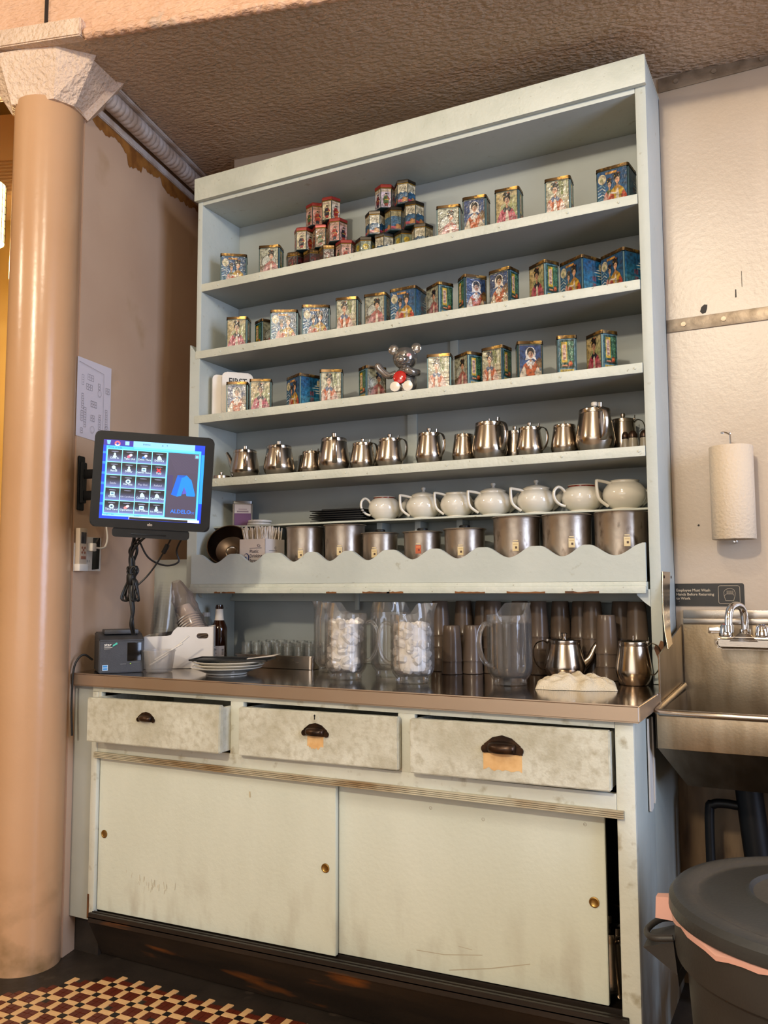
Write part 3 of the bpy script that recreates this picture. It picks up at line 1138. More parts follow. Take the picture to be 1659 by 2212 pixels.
def lady(P, w, h, robe, robe2, hair=True, hood=None, cx=0.0, s=1.0, base=0.0, collar='#2a2a33', held=None):
    """A half-length painted lady: robe, sleeves, collar, face, hair with ornaments."""
    s *= 1.22
    base -= h * .10
    u_ = w * s * .95
    f = lambda x, z: (cx + x * u_, base + z * h * s)
    P.poly([f(-.40, 0), f(.42, 0), f(.40, .2), f(.25, .42), f(.10, .50), f(-.08, .50), f(-.26, .40), f(-.40, .16)], robe)
    P.poly([f(-.42, 0), f(-.18, 0), f(-.12, .22), f(-.24, .38), f(-.38, .2)], robe2)
    P.poly([f(.20, 0), f(.43, 0), f(.40, .22), f(.26, .36), f(.15, .2)], robe2)
    P.poly([f(-.06, 0), f(.08, 0), f(.07, .3), f(.04, .46), f(-.03, .46)], '#e3d2bc')
    P.poly([f(-.16, .46), f(-.05, .52), f(.07, .52), f(.20, .44), f(.12, .36), f(.02, .44), f(-.09, .36)], collar)
    for k in range(5):
        P.line([f(-.34 + k * .15, .02), f(-.28 + k * .13, .16 + .05 * (k % 2))], .018 * u_, '#8d4a3c' if k % 2 else '#f0d9c4')
    P.poly([f(-.03, .48), f(.05, .48), f(.05, .58), f(-.03, .58)], SKIN2)
    if hood:
        P.ell(*f(.01, .69), .20 * u_, .155 * h * s, hood)
        P.poly([f(-.20, .52), f(-.14, .66), f(.15, .66), f(.24, .50), f(.10, .56), f(-.05, .54)], hood)
        P.ell(*f(.01, .72), .135 * u_, .115 * h * s, '#1d1612')
    else:
        P.ell(*f(.01, .72), .145 * u_, .10 * h * s, '#1d1612')
        P.ell(*f(-.04, .83), .09 * u_, .05 * h * s, '#1d1612')
        P.ell(*f(.09, .82), .06 * u_, .05 * h * s, '#1d1612')
        P.ell(*f(.06, .86), .03 * u_, .02 * h * s, '#b8603c')
        P.ell(*f(-.10, .78), .025 * u_, .018 * h * s, '#d8b24c')
    P.ell(*f(.015, .655), .095 * u_, .088 * h * s, SKIN)
    P.ell(*f(.05, .64), .035 * u_, .03 * h * s, '#d98f74')
    for x in (-.03, .045):
        P.ell(*f(x, .672), .020 * u_, .008 * h * s, '#20140f', n=8)
        P.line([f(x - .025, .693), f(x + .025, .695)], .010 * u_, '#2a1a12')
    P.ell(*f(.01, .605), .02 * u_, .009 * h * s, '#a8392c', n=8)
    if held:
        P.ell(*f(-.02, .20), .13 * u_, .13 * h * s, held, 0.6)
        P.line([f(.04, .28), f(.22, .50)], .03 * u_, held)


def backdrop(P, w, h, bands):
    z = 0
    for frac, colr in bands:
        P.rect(-w / 2, w / 2, z * h, (z + frac) * h, colr, True)
        z += frac


def design(kind, w, h):
    P = Print()
    x0, x1 = -w / 2, w / 2
    P.clip = (w / 2, h)
    rd = random.Random(kind)
    if kind == 'pink':
        backdrop(P, w, h, ((.25, '#8f8f63'), (.35, '#a3a671'), (.25, '#b4ae7c'), (.15, '#c2b083')))
        P.ell(x0 + w * .2, h * .74, w * .22, h * .20, '#d9c593')
        P.ell(x0 + w * .2, h * .74, w * .19, h * .175, '#cdb683')
        P.poly([(x0, 0), (x0 + w * .14, 0), (x0 + w * .24, h * .55), (x0 + w * .12, h * .9), (x0, h * .95)], '#c7ae74')
        lady(P, w, h, '#b8485a', '#c86a74')
    elif kind == 'hood':
        backdrop(P, w, h, ((.3, '#6c7a86'), (.25, '#3f5b86'), (.45, '#2e4674')))
        P.poly([(x1 - w * .3, h * .30), (x1, h * .30), (x1, h * .5), (x1 - w * .1, h * .56), (x1 - w * .3, h * .46)], '#8a6a44')
        P.poly([(x1 - w * .34, h * .47), (x1, h * .52), (x1 - w * .1, h * .62)], '#5d4128')
        lady(P, w, h, '#b5592a', '#d8c6a8', hood='#e6ddd0', collar='#efe6d8', held='#c4602c')
    elif kind == 'willow':
        backdrop(P, w, h, ((.3, '#b7a98a'), (.25, '#c9bd9a'), (.45, '#c5c2a2')))
        P.poly([(x1 - w * .45, h * .34), (x1, h * .36), (x1, h * .30), (x1 - w * .45, h * .28)], '#9a7d58')
        for k in range(16):
            a = rd.uniform(-.05, .46) * w
            P.line([(a, h), (a + rd.uniform(-.02, .05) * w, h * rd.uniform(.5, .75))], w * .03, rd.choice(('#7f8a4e', '#6d7a44', '#98995c', '#8d8a58')))
        lady(P, w, h, '#c4602f', '#dcb9a6', cx=-w * .12, collar='#4a5a78')
    elif kind == 'moon':
        backdrop(P, w, h, ((.3, '#a88f7c'), (.3, '#b9b39d'), (.4, '#a9aa92')))
        for rr_ in (.40, .37):
            P.ell(-w * .02, h * .46, w * rr_, h * rr_ * .72, '#4a4236' if rr_ > .38 else '#bfc1b2', n=22)
        P.poly([(x0, h * .30), (x0 + w * .34, h * .36), (x0 + w * .3, h * .28), (x0, h * .2)], '#6f5842')
        lady(P, w, h, '#c27a74', '#d3a09a', cx=w * .10, s=.95, collar='#b06a5c')
    elif kind == 'couple':
        backdrop(P, w, h, ((.25, '#2f6a86'), (.4, '#1f5a86'), (.35, '#174c78')))
        P.ell(x0 + w * .16, h * .76, w * .14, h * .16, '#d8c9a4')
        P.ell(x0 + w * .14, h * .74, w * .06, h * .07, '#b3b184')
        for k in range(5):
            P.line([(x0, h * (.12 + .1 * k)), (x0 + w * .16, h * (.18 + .1 * k)), (x0 + w * .26, h * (.12 + .09 * k))], h * .03, '#d5dcd8' if k % 2 else '#86a9b4')
        P.rect(x0 + w * .28, x0 + w * .66, h * .885, h * .955, '#c98e3c')
        lady(P, w * .62, h, '#c7806c', '#d9aa9a', cx=-w * .10, s=.80, collar='#5a6a3c')
        lady(P, w * .74, h, '#c9a12e', '#b8452a', cx=w * .17, s=.92, collar='#b8862c')
        P.line([(-w * .05, h * .28), (w * .1, h * .24), (w * .22, h * .27)], h * .05, '#e2d2bd')
    if kind != 'couple':
        P.frame(x0 + .001, x1 - .001, .001, h - .001, .0016, '#8a7a52')
    return P


def side_print(kind, w, h, d2=False):
    P = Print()
    x0, x1 = -w / 2, w / 2
    rd = random.Random(5)
    if kind == 'couple':
        backdrop(P, w, h, ((.3, '#3f86a0'), (.35, '#1f6f98'), (.35, '#155a88')))
        for k, (z, l) in enumerate(((.70, .3), (.62, .42), (.52, .36), (.44, .22))):
            P.poly([(x1, h * z), (x1 - w * l, h * (z + .015)), (x1 - w * l * .6, h * (z + .04)), (x1, h * (z + .05))], '#d9dfd6')
        P.ell(x1 - w * .06, h * .82, w * .07, h * .12, '#cfc39c')
        P.text('精', w * .10, h * .36, w * .24, '#a2383a')
        P.text('選', w * .10, h * .14, w * .24, '#a2383a')
        return P
    P.rect(x0, x1, 0, h, '#5f8794')
    P.rect(x0 + w * .07, x1 - w * .07, h * .14, h * .97, '#173a33')
    P.rect(x0 + w * .11, x1 - w * .11, h * .17, h * .95, '#234f3c')
    P.k += 1
    for r in range(17):
        for c in range(-1, 5):
            a, b_ = x0 + w * (.13 + .20 * c + (.10 if r % 2 else 0)), x0 + w * (.30 + .20 * c + (.10 if r % 2 else 0))
            a, b_ = max(a, x0 + w * .11), min(b_, x1 - w * .11)
            if b_ - a > w * .02:
                P.rect(a, b_, h * (.29 + r * .038), h * (.316 + r * .038), rd.choice(('#57946f', '#4f8a68', '#68a07c')), True)
    P.rect(x0 + w * .17, x0 + w * .53, h * .30, h * .92, '#22281c')
    P.rect(x0 + w * .18, x0 + w * .52, h * .31, h * .915, '#d9b13a')
    P.rect(x0 + w * .235, x0 + w * .465, h * .385, h * .84, '#e0c4a8')
    if d2:
        for k, t in enumerate('品味'):
            pass
        for k in range(4):
            for q, t in enumerate(('茶', '香')):
                P.text(t, x0 + w * (.29 + .12 * q), h * (.75 - .105 * k), w * .09, '#5a3a36')
    else:
        for k, t in enumerate('廬公風味'):
            P.text(t, x0 + w * .35, h * (.745 - .11 * k), w * .19, '#a02c3a')
    P.ell(x0 + w * .70, h * .265, w * .13, h * .052, '#b5512a')
    P.rect(x0 + w * .60, x0 + w * .80, h * .265, h * .325, '#c4602f')
    P.ell(x0 + w * .70, h * .335, w * .09, h * .016, '#8c3d20')
    P.ell(x0 + w * .70, h * .29, w * .035, h * .026, '#e0894c')
    P.ell(x0 + w * .5, h * .205, w * .33, h * .018, '#8c3a1e')
    P.ell(x0 + w * .28, h * .225, w * .08, h * .022, '#d8996a')
    P.ell(x0 + w * .44, h * .222, w * .08, h * .022, '#d8996a')
    P.rect(x0 + w * .1, x1 - w * .1, h * .015, h * .105, '#d8ba4c')
    for k, t in enumerate('中國名茶'):
        P.text(t, x0 + w * (.26 + .16 * k), h * .035, w * .13, '#5a4a1e')
    return P


DIM = {'couple': (0.100, 0.085, 0.116), 'pink': (0.080, 0.060, 0.121), 'hood': (0.080, 0.060, 0.121), 'willow': (0.080, 0.060, 0.119), 'moon': (0.080, 0.060, 0.112)}
tin_proto = {}


def make_tin(kind, loc, rot, label):
    w, d, h = DIM[kind]
    r = thing('tea_tin', label, 'tin', loc, rot, 'tall printed tea tins on the upper shelves')
    hb = h - 0.011
    if kind not in tin_proto:
        b = B()
        box(b, -w / 2, w / 2, -d / 2, d / 2, 0, hb)
        bmesh.ops.bevel(b, geom=[e for e in b.edges if abs(e.verts[0].co.z - e.verts[1].co.z) > .01], offset=.006, segments=3, affect='EDGES')
        body = mk('body', b, m_tinbody, r)
        b = B()
        prism(b, rrect(-w / 2 - .001, w / 2 + .001, -d / 2 - .001, d / 2 + .001, .007, 3), hb, h - .001, 'z')
        prism(b, rrect(-w / 2 + .003, w / 2 - .003, -d / 2 + .003, d / 2 - .003, .006, 3), h - .001, h, 'z')
        prism(b, rrect(-w / 2 - .0016, w / 2 + .0016, -d / 2 - .0016, d / 2 + .0016, .0075, 3), hb, hb + .0014, 'z')
        lid = mk('lid', b, m_lidgold, r)
        ins = .0045
        fp = design(kind, w - 2 * ins, hb - .004).build('front_picture', m_print, r, (0, -d / 2 - .00015, .002))
        s1 = side_print(kind, d - 2 * ins, hb - .004).build('side_picture', m_print, r, (w / 2 + .00015, 0, .002), PI / 2)
        s2 = side_print(kind, d - 2 * ins, hb - .004, True).build('side_picture', m_print, r, (-w / 2 - .00015, 0, .002), -PI / 2)
        tin_proto[kind] = [body, lid, fp, s1, s2]
    else:
        for o in tin_proto[kind]:
            c = o.copy()
            COL.objects.link(c)
            c.parent = r
    return r


PIC = {'couple': 'wide blue couple tea tin', 'moon': 'arch-and-lady tea tin', 'hood': 'white-hooded lady tea tin',
       'pink': 'pink-robed lady tea tin', 'willow': 'orange-robed lady tea tin'}
TINS = [
    (1, 0.113, 0.082, 35, 'couple', 'first tin from the left on the top shelf'),
    (1, 0.302, 0.062, 17, 'moon', 'left of the red-lidded pyramid, top shelf'),
    (1, 1.028, 0.062, 13, 'moon', 'right of the blue pyramid on the top shelf'),
    (1, 1.126, 0.058, 6, 'hood', 'on the top shelf'),
    (1, 1.241, 0.054, 3, 'pink', 'on the top shelf'),
    (1, 1.407, 0.055, 4, 'willow', 'on the top shelf'),
    (1, 1.583, 0.068, -6, 'couple', 'last at the right end of the top shelf'),
    (2, 0.156, 0.060, 20, 'pink', 'first at the left of the second shelf'),
    (2, 0.248, 0.118, 64, 'moon', 'half hidden behind a wide tin, second shelf'),
    (2, 0.361, 0.072, 25, 'couple', 'third from left on the second shelf, shiny front'),
    (2, 0.491, 0.079, 28, 'couple', 'fourth from left on the second shelf, brightest front'),
    (2, 0.639, 0.058, 13, 'willow', 'on the second shelf'),
    (2, 0.758, 0.053, 6, 'moon', 'touching a wide couple tin mid second shelf'),
    (2, 0.868, 0.068, -2, 'couple', 'seventh of the second shelf, centre'),
    (2, 0.988, 0.065, -33, 'moon', 'turned to its brick-green side, mid second shelf'),
    (2, 1.104, 0.067, 45, 'hood', 'left one of two hooded ladies on the second shelf'),
    (2, 1.218, 0.058, -15, 'hood', 'right one of two hooded ladies on the second shelf'),
    (2, 1.349, 0.065, -34, 'pink', 'right half of the second shelf, brick side showing'),
    (2, 1.462, 0.080, -31, 'couple', 'second from the right end of the second shelf'),
    (2, 1.590, 0.082, -34, 'couple', 'last at the right end of the second shelf, in shade'),
    (3, 0.155, 0.062, 26, 'hood', 'in front of the first aid case on the third shelf'),
    (3, 0.258, 0.066, 29, 'pink', 'second from left on the third shelf'),
    (3, 0.437, 0.075, -27, 'couple', 'only wide one on the third shelf'),
    (3, 0.566, 0.063, 26, 'willow', 'brightly lit, left of the toy bear'),
    (3, 0.728, 0.068, 57, 'moon', 'partly behind the toy bear on the third shelf'),
    (3, 0.990, 0.058, 13, 'willow', 'just right of the toy bear'),
    (3, 1.088, 0.065, -33, 'moon', 'middle of the trio right of the toy bear'),
    (3, 1.188, 0.060, -13, 'willow', 'right one of the trio right of the toy bear'),
    (3, 1.296, 0.062, 24, 'hood', 'right half of the third shelf'),
    (3, 1.415, 0.066, -73, 'pink', 'turned to show only its brick-green side'),
    (3, 1.525, 0.067, -40, 'pink', 'last at the right end of the third shelf'),
]
for s_, x, y, a, kind, where in TINS:
    make_tin(kind, (x, y, ZS[s_ - 1] + 0.0003), math.radians(a), PIC[kind] + ', ' + where)


# hexagonal tins in two pyramids
def warrior(P, cx, base, h, robe, robe2):
    f = lambda x, z: (cx + x * h, base + z * h)
    P.poly([f(-.16, .12), f(.17, .12), f(.20, .55), f(.12, .78), f(-.12, .78), f(-.22, .5)], robe)
    P.poly([f(-.11, .02), f(.12, .02), f(.14, .22), f(-.12, .22)], robe2)
    P.poly([f(.10, .74), f(.28, .52), f(.20, .46), f(.08, .62)], robe2)
    P.line([f(-.13, .48), f(.17, .50)], h * .05, '#c9a13c')
    P.ell(*f(0, .85), h * .07, h * .08, SKIN, n=10)
    P.ell(*f(0, .92), h * .08, h * .06, '#1d1612', n=10)
    P.line([f(-.30, .05), f(.12, .98)], h * .025, '#2a211c')
    for x in (-.07, .07):
        P.ell(*f(x, .02), h * .06, h * .03, '#1c1512', n=8)


HEXR, HEXH = 0.0375, 0.088
hex_proto = {}


def hex_face(style, k, w, h):
    P = Print()
    x0, x1 = -w / 2, w / 2
    if style in ('cream', 'pinkwhite', 'pink', 'tan'):
        bg = {'cream': ('#ded0a8', '#d6c9b4'), 'pinkwhite': ('#d2c0cc', '#c9c6d2'), 'pink': ('#d8a292', '#d2a79c'), 'tan': ('#a98b6a', '#b49878')}[style]
        P.rect(x0, x1, 0, h, bg[k % 2])
        P.rect(x0, x1, h * .84, h * .97, '#b58c72' if style in ('pink', 'tan') else '#cbb89c')
        for q in range(3):
            P.line([(x0 + w * .25, h * (.87 + .025 * q)), (x1 - w * .25, h * (.87 + .025 * q))], h * .008, '#7c5a4c')
        cols = (('#9c2a22', '#c4572e'), ('#3c4f7c', '#a63a2a'), ('#7c2426', '#2a2a3c'), ('#46602e', '#8c3026'), ('#b03a26', '#1f2438'), ('#2a2430', '#a3352a'))
        warrior(P, 0, h * .06, h * .74, *cols[(k + len(style)) % 6])
    elif style == 'brown':
        P.rect(x0, x1, 0, h, '#3a1614')
        P.rect(x0 + w * .08, x1 - w * .08, h * .70, h * .84, '#5a211c')
        rd = random.Random(k)
        for q in range(14):
            P.ell(rd.uniform(-.36, .36) * w, h * rd.uniform(.15, .58), w * .06, h * .03, rd.choice(('#a08a46', '#7c6a34', '#8e7a3c')), rd.uniform(0, 3), 8)
        if k % 3 == 0:
            P.rect(-w * .08, w * .08, h * .05, h * .75, '#7c2624')
    else:
        P.rect(x0, x1, 0, h, '#3d5a74')
        if style == 'yellow':
            P.rect(x0, x1, h * .45, h, '#7f8a72')
            P.ell(0, h * .72, w * .30, h * .16, '#d3b52c')
            P.text('茶', 0, h * .665, w * .3, '#4c3c18')
            P.poly([(x0, 0), (x1, 0), (x1, h * .4), (0, h * .52), (x0, h * .36)], '#46688a')
        elif style == 'callig' or (style == 'bluemix' and k % 2 == 0):
            P.rect(x0, x1, h * .52, h, '#c9bfa2')
            for q in range(5):
                P.line([(x0 + w * (.12 + .16 * q), h * .88), (x0 + w * (.2 + .16 * q), h * (.78 - .03 * (q % 2))), (x0 + w * (.16 + .17 * q), h * .72)], w * .035, '#1f1c18')
            P.poly([(x0, h * .46), (x0 + w * .25, h * .58), (x0 + w * .5, h * .66), (x1, h * .52), (x1, h * .2), (x0, h * .2)], '#2c5a7c')
            P.line([(x0, h * .46), (x0 + w * .25, h * .58), (x0 + w * .5, h * .66), (x1, h * .52)], h * .025, '#2a2a28')
            P.poly([(x0 + w * .3, h * .6), (x0 + w * .5, h * .66), (x0 + w * .75, h * .58), (x0 + w * .5, h * .55)], '#d8d4c4')
        else:
            P.rect(x0, x1, h * .72, h, '#9c9066')
            P.poly([(x0, h * .2), (x1, h * .2), (x1, h * .66), (x0 + w * .4, h * .76), (x0, h * .70)], '#2f5f80')
            for q in range(4):
                P.line([(x0, h * (.30 + .1 * q)), (x0 + w * .5, h * (.34 + .1 * q)), (x1, h * (.42 + .1 * q))], h * .012, '#6f97a8')
        if style != 'yellow':
            P.rect(x0, x0 + w * .55, h * .06, h * .2, '#bf4a5c')
            P.poly([(x0 + w * .45, h * .06), (x1, h * .06), (x1, h * .26), (x0 + w * .6, h * .33), (x0 + w * .45, h * .26)], '#c48a52')
    P.frame(x0, x1, 0, h, w * .02, '#6a5638')
    return P


def make_hex(style, lidm, loc, rot, label, group):
    r = thing('hexagonal_tin', label, 'tin', loc, rot, group)
    key = (style, lidm.name)
    if key not in hex_proto:
        parts = []
        b = B()
        lathe(b, [(HEXR - .001, 0), (HEXR, .001), (HEXR, HEXH - .013), (HEXR - .001, HEXH - .012)], 6, a0=0)
        parts.append(mk('body', b, m_tinbody, r, angle=20))
        b = B()
        lathe(b, [(HEXR + .001, HEXH - .013), (HEXR + .0016, HEXH - .010), (HEXR + .0016, HEXH - .003), (HEXR - .002, HEXH), (0, HEXH)], 6, a0=0, cap=False)
        parts.append(mk('lid', b, lidm, r, angle=20))
        b = B()
        lathe(b, [(HEXR + .0004, HEXH - .0165), (HEXR + .0012, HEXH - .015), (HEXR + .0004, HEXH - .0132)], 6, a0=0, cap=False)
        parts.append(mk('gold_band', b, m_rimgold, r, angle=20))
        ap = HEXR * math.cos(PI / 6) + .0003
        for k in range(6):
            a = k * PI / 3
            p = hex_face(style, k, HEXR * .94, HEXH - .020).build('face_picture', m_print, r, (ap * math.sin(a), -ap * math.cos(a), .002), a)
            parts.append(p)
        hex_proto[key] = parts
    else:
        for o in hex_proto[key]:
            c = o.copy()
            COL.objects.link(c)
            c.parent = r


G1, G2 = 'hexagonal tins in the left pyramid', 'hexagonal tins in the right pyramid'
LV = [ZS[0] + .0003 + k * (HEXH + .0004) for k in range(3)]
HY = 0.112
for x, y, l, st, lm, rot, lab in (
        (0.378, HY, 0, 'brown', m_lidgold, 12, 'dark brown gold-lidded hexagonal tin, leftmost in the bottom row of the left pyramid'),
        (0.452, HY + .01, 0, 'brown', m_lidgold, 40, 'dark brown gold-lidded hexagonal tin, second in the bottom row of the left pyramid'),
        (0.527, HY, 0, 'brown', m_lidgold, 25, 'dark brown hexagonal tin with red stripe, third in the bottom row of the left pyramid'),
        (0.603, HY - .01, 0, 'pink', m_lidred, 30, 'pink red-lidded hexagonal tin at the right end of the left pyramid bottom row'),
        (0.415, HY, 1, 'cream', m_lidred, 15, 'cream warrior tin with dark red lid, left in the middle row of the left pyramid'),
        (0.490, HY + .01, 1, 'tan', m_lidred, 18, 'tan warrior tin with dark lid, middle of the left pyramid'),
        (0.567, HY - .012, 1, 'pink', m_lidred, 12, 'pale pink warrior tin with red lid, right in the middle row of the left pyramid'),
        (0.462, HY + .01, 2, 'pink', m_lidred, 40, 'pink tin with a red seated figure, top left of the left pyramid'),
        (0.537, HY - .008, 2, 'cream', m_lidred, 4, 'cream yellow warrior tin with red lid, top right of the left pyramid')):
    make_hex(st, lm, (x, y, LV[l]), math.radians(rot), lab, G1)
for x, y, l, st, lm, rot, lab in (
        (0.680, HY, 0, 'yellow', m_lidblack, 26, 'blue hexagonal tin with a yellow disc, leftmost bottom tin of the right pyramid'),
        (0.756, HY, 0, 'callig', m_lidblack, 52, 'hexagonal tin with brush writing, second in the bottom row of the right pyramid'),
        (0.832, HY + .012, 0, 'yellow', m_lidblack, 34, 'blue hexagonal tin with a yellow disc, third in the bottom row of the right pyramid'),
        (0.908, HY - .01, 0, 'callig', m_lidblack, 10, 'hexagonal tin with brush writing at the right end of the right pyramid bottom row'),
        (0.720, HY, 1, 'callig', m_lidblack, 20, 'blue mountain hexagonal tin, left in the middle row of the right pyramid'),
        (0.797, HY + .004, 1, 'bluewave', m_lidblack, 30, 'plain blue wave hexagonal tin at the heart of the right pyramid'),
        (0.874, HY - .006, 1, 'callig', m_lidblack, 4, 'blue mountain hexagonal tin, right in the middle row of the right pyramid'),
        (0.760, HY, 2, 'pinkwhite', m_lidred, 30, 'white and pink warrior tin with red lid, top left of the right pyramid'),
        (0.838, HY, 2, 'callig', m_lidblack, 10, 'blue mountain hexagonal tin with dark lid, top right of the right pyramid')):
    make_hex(st, lm, (x, y, LV[l]), math.radians(rot), lab, G2)

# first aid case
fa = thing('first_aid_case', 'white plastic first aid case lettered FIRST AID behind the tins on the third shelf', 'case', (0.081, 0.080, ZS[2] + .0003), math.radians(45))
b = B()
prism(b, rrect(-.050, .080, 0.001, .165, .016), 0.0, .026)
mk('back_shell', b, m_white, fa, angle=50)
b = B()
prism(b, rrect(-.018, .100, 0.001, .170, .018), -.036, -.001)
bmesh.ops.bevel(b, geom=[e for e in b.edges if abs(e.verts[0].co.y + .036) < 1e-5 and abs(e.verts[1].co.y + .036) < 1e-5], offset=.005, segments=2, affect='EDGES')
mk('front_shell', b, m_white, fa, angle=50)
P = Print()
P.text('FIRST', .042, .122, .036, '#1a1a1a', bold=True, sx=.82)
P.text('AID', .042, .080, .036, '#1a1a1a', bold=True, sx=.82)
P.rect(.030, .054, .046, .054, '#b3241c')
P.rect(.038, .046, .038, .062, '#b3241c')
P.build('lettering', m_flat, fa, (0, -.0364, 0))

# glossy silver toy bear
bear = thing('toy_bear', 'glossy silver toy bear with a red round medal sitting on the third shelf', 'toy', (0.858, 0.062, ZS[2] + .0003), math.radians(12))
m_bear = M('silver_toy_plastic', '#a39e99', 0.12, 0.8)
m_foot = M('clear_toy_plastic', '#d8ccb8', 0.12, col2='#c9bca8', vs=20, coat=.5)
b = B()
lathe(b, [(0, 0.004), (.034, .006), (.042, .03), (.040, .055), (.030, .082), (.020, .092), (0, .094)], 24, cap=False)
mk('body', b, m_bear, bear)
b = B()
ball(b, (0, 0, .128), .043, .038, .040, 24)
ball(b, (-.006, -.030, .117), .022, .016, .016, 16)
hd = mk('head', b, m_bear, bear)
for sx in (-1, 1):
    b = B()
    lathe(b, [(0, -.002), (.010, -.003), (.017, .002), (.018, .008), (.012, .012), (0, .012)], 18, cap=False)
    o = mk('ear', b, m_bear, bear)
    o.location = (sx * .040, .002, .160)
    o.rotation_euler = (PI / 2 + .0, 0, 0)
P = Print()
P.ell(-.006, .122, .007, .0045, '#1c1716')
P.line([(-.014, .112), (-.006, .108), (.002, .112)], .0022, '#1c1716')
for x in (-.020, .012):
    P.ell(x, .138, .005, .006, '#16120f')
P.ell(.024, .126, .008, .006, '#d08a98')
P.build('face', m_print, hd, (0, -.0475, 0))
for sx, pts in ((-1, ((-.032, -.002, .078), (-.055, -.012, .068), (-.078, -.020, .084), (-.090, -.022, .100))), (1, ((.030, -.004, .078), (.048, -.018, .070), (.036, -.038, .068), (.020, -.044, .074)))):
    b = B()
    sp = spline(pts, 4)
    tube(b, sp, [.0105 + .004 * (k / len(sp)) for k in range(len(sp))], 12)
    ball(b, pts[-1], .0135, n=12)
    mk('arm', b, m_bear, bear)
for sx in (-1, 1):
    b = B()
    tube(b, [(sx * .016, -.012, .018), (sx * .021, -.050, .016)], [.015, .016], 16)
    mk('leg', b, m_bear, bear)
    b = B()
    lathe(b, [(0, -.004), (.012, -.004), (.017, 0), (.017, .006), (0, .008)], 20, cap=False)
    o = mk('foot', b, m_foot, bear, label='clear pale foot')
    o.location = (sx * .022, -.052, .0185)
    o.rotation_euler = (PI / 2, 0, 0)
b = B()
lathe(b, [(0, .006), (.018, .0055), (.0225, .003), (.023, 0), (0, 0)], 26, cap=False)
o = mk('medal', b, m_red, bear, label='round glossy red medal')
o.location = (-.008, -.044, .052)
o.rotation_euler = (PI / 2 - .12, .0, 0)

# ------------------------------------------------------------------ steel teapots
def steel_pot(label, loc, r, h, handle, spout=None, knob='cap', lid=True, group='steel teapots on the fourth shelf', kh=0.0):
    """r belly radius, h height to lid rim; handle / spout are headings in degrees."""
    t = thing('steel_teapot', label, 'teapot', loc, 0, group)
    b = B()
    prof = [(0, .001), (.74, .001), (.80, .006), (.93, .16), (.995, .27), (1.0, .31), (.985, .38), (.80, .86), (.775, .90), (.775, .905)]
    pr = [(a * r, c * h if c > .01 else c) for a, c in prof]
    if not lid:
        pr += [(.76 * r, .90 * h), (.75 * r, .8 * h), (.9 * r, .35 * h), (.6 * r, .08 * h), (0, .08 * h)]
    lathe(b, pr, 40, cap=False)
    mk('body', b, m_teapot, t, angle=30)
    if lid:
        b = B()
        lathe(b, [(.79 * r, .89 * h), (.80 * r, .905 * h), (.785 * r, .985 * h), (.74 * r, 1.0 * h), (.3 * r, 1.035 * h), (0, 1.04 * h)], 40, cap=False)
        l = mk('lid', b, m_teapot, t, angle=30)
        b = B()
        if knob is None:
            lathe(b, [(.03 * r, 1.03 * h), (.03 * r, 1.045 * h), (0, 1.045 * h)], 8, cap=False)
        elif knob in ('cap', 'white'):
            lathe(b, [(.09 * r, 1.03 * h), (.09 * r, 1.07 * h), (.16 * r, 1.08 * h), (.17 * r, 1.15 * h), (.13 * r, 1.17 * h), (0, 1.17 * h)], 16, cap=False)
        else:
            lathe(b, [(.03 * r, 1.03 * h), (.03 * r, 1.12 * h), (0, 1.12 * h)], 10, cap=False)
        mk('knob', b, m_teapot if knob != 'white' else m_white, l)
    a = math.radians(handle)
    D = Vector((math.cos(a), math.sin(a), 0))
    sd = Vector((-math.sin(a), math.cos(a), 0))
    b = B()
    hp = [D * (.80 * r) + Vector((0, 0, .90 * h)), D * (1.02 * r) + Vector((0, 0, .96 * h)), D * (1.36 * r) + Vector((0, 0, .88 * h)), D * (1.50 * r) + Vector((0, 0, .66 * h)),
          D * (1.40 * r) + Vector((0, 0, .42 * h)), D * (1.15 * r) + Vector((0, 0, .26 * h)), D * (.97 * r) + Vector((0, 0, .24 * h))]
    tube(b, spline(hp, 5), .15 * r, 10, .035 * r, side=sd)
    mk('handle', b, m_teapot, t, angle=50)
    b = B()
    q = D * (.80 * r)
    tube(b, [q + sd * (-.16 * r) + Vector((0, 0, .985 * h)), q + sd * (.16 * r) + Vector((0, 0, .985 * h))], .05 * r, 8)
    tube(b, [q + Vector((0, 0, .97 * h)), q + D * (.02 * r) + Vector((0, 0, 1.09 * h))], .10 * r, 8, .025 * r, side=sd)
    mk('hinge', b, m_teapot, t)
    if spout is not None:
        a = math.radians(spout)
        D = Vector((math.cos(a), math.sin(a), 0))
        b = B()
        sp = spline([D * (.80 * r) + Vector((0, 0, .34 * h)), D * (1.18 * r) + Vector((0, 0, .52 * h)), D * (1.45 * r) + Vector((0, 0, .80 * h)), D * (1.72 * r) + Vector((0, 0, 1.0 * h))], 5)
        n = len(sp)
        tube(b, sp, [r * (.30 - .20 * (k / (n - 1)) ** .7) for k in range(n)], 14)
        mk('spout', b, m_teapot, t)
    return t


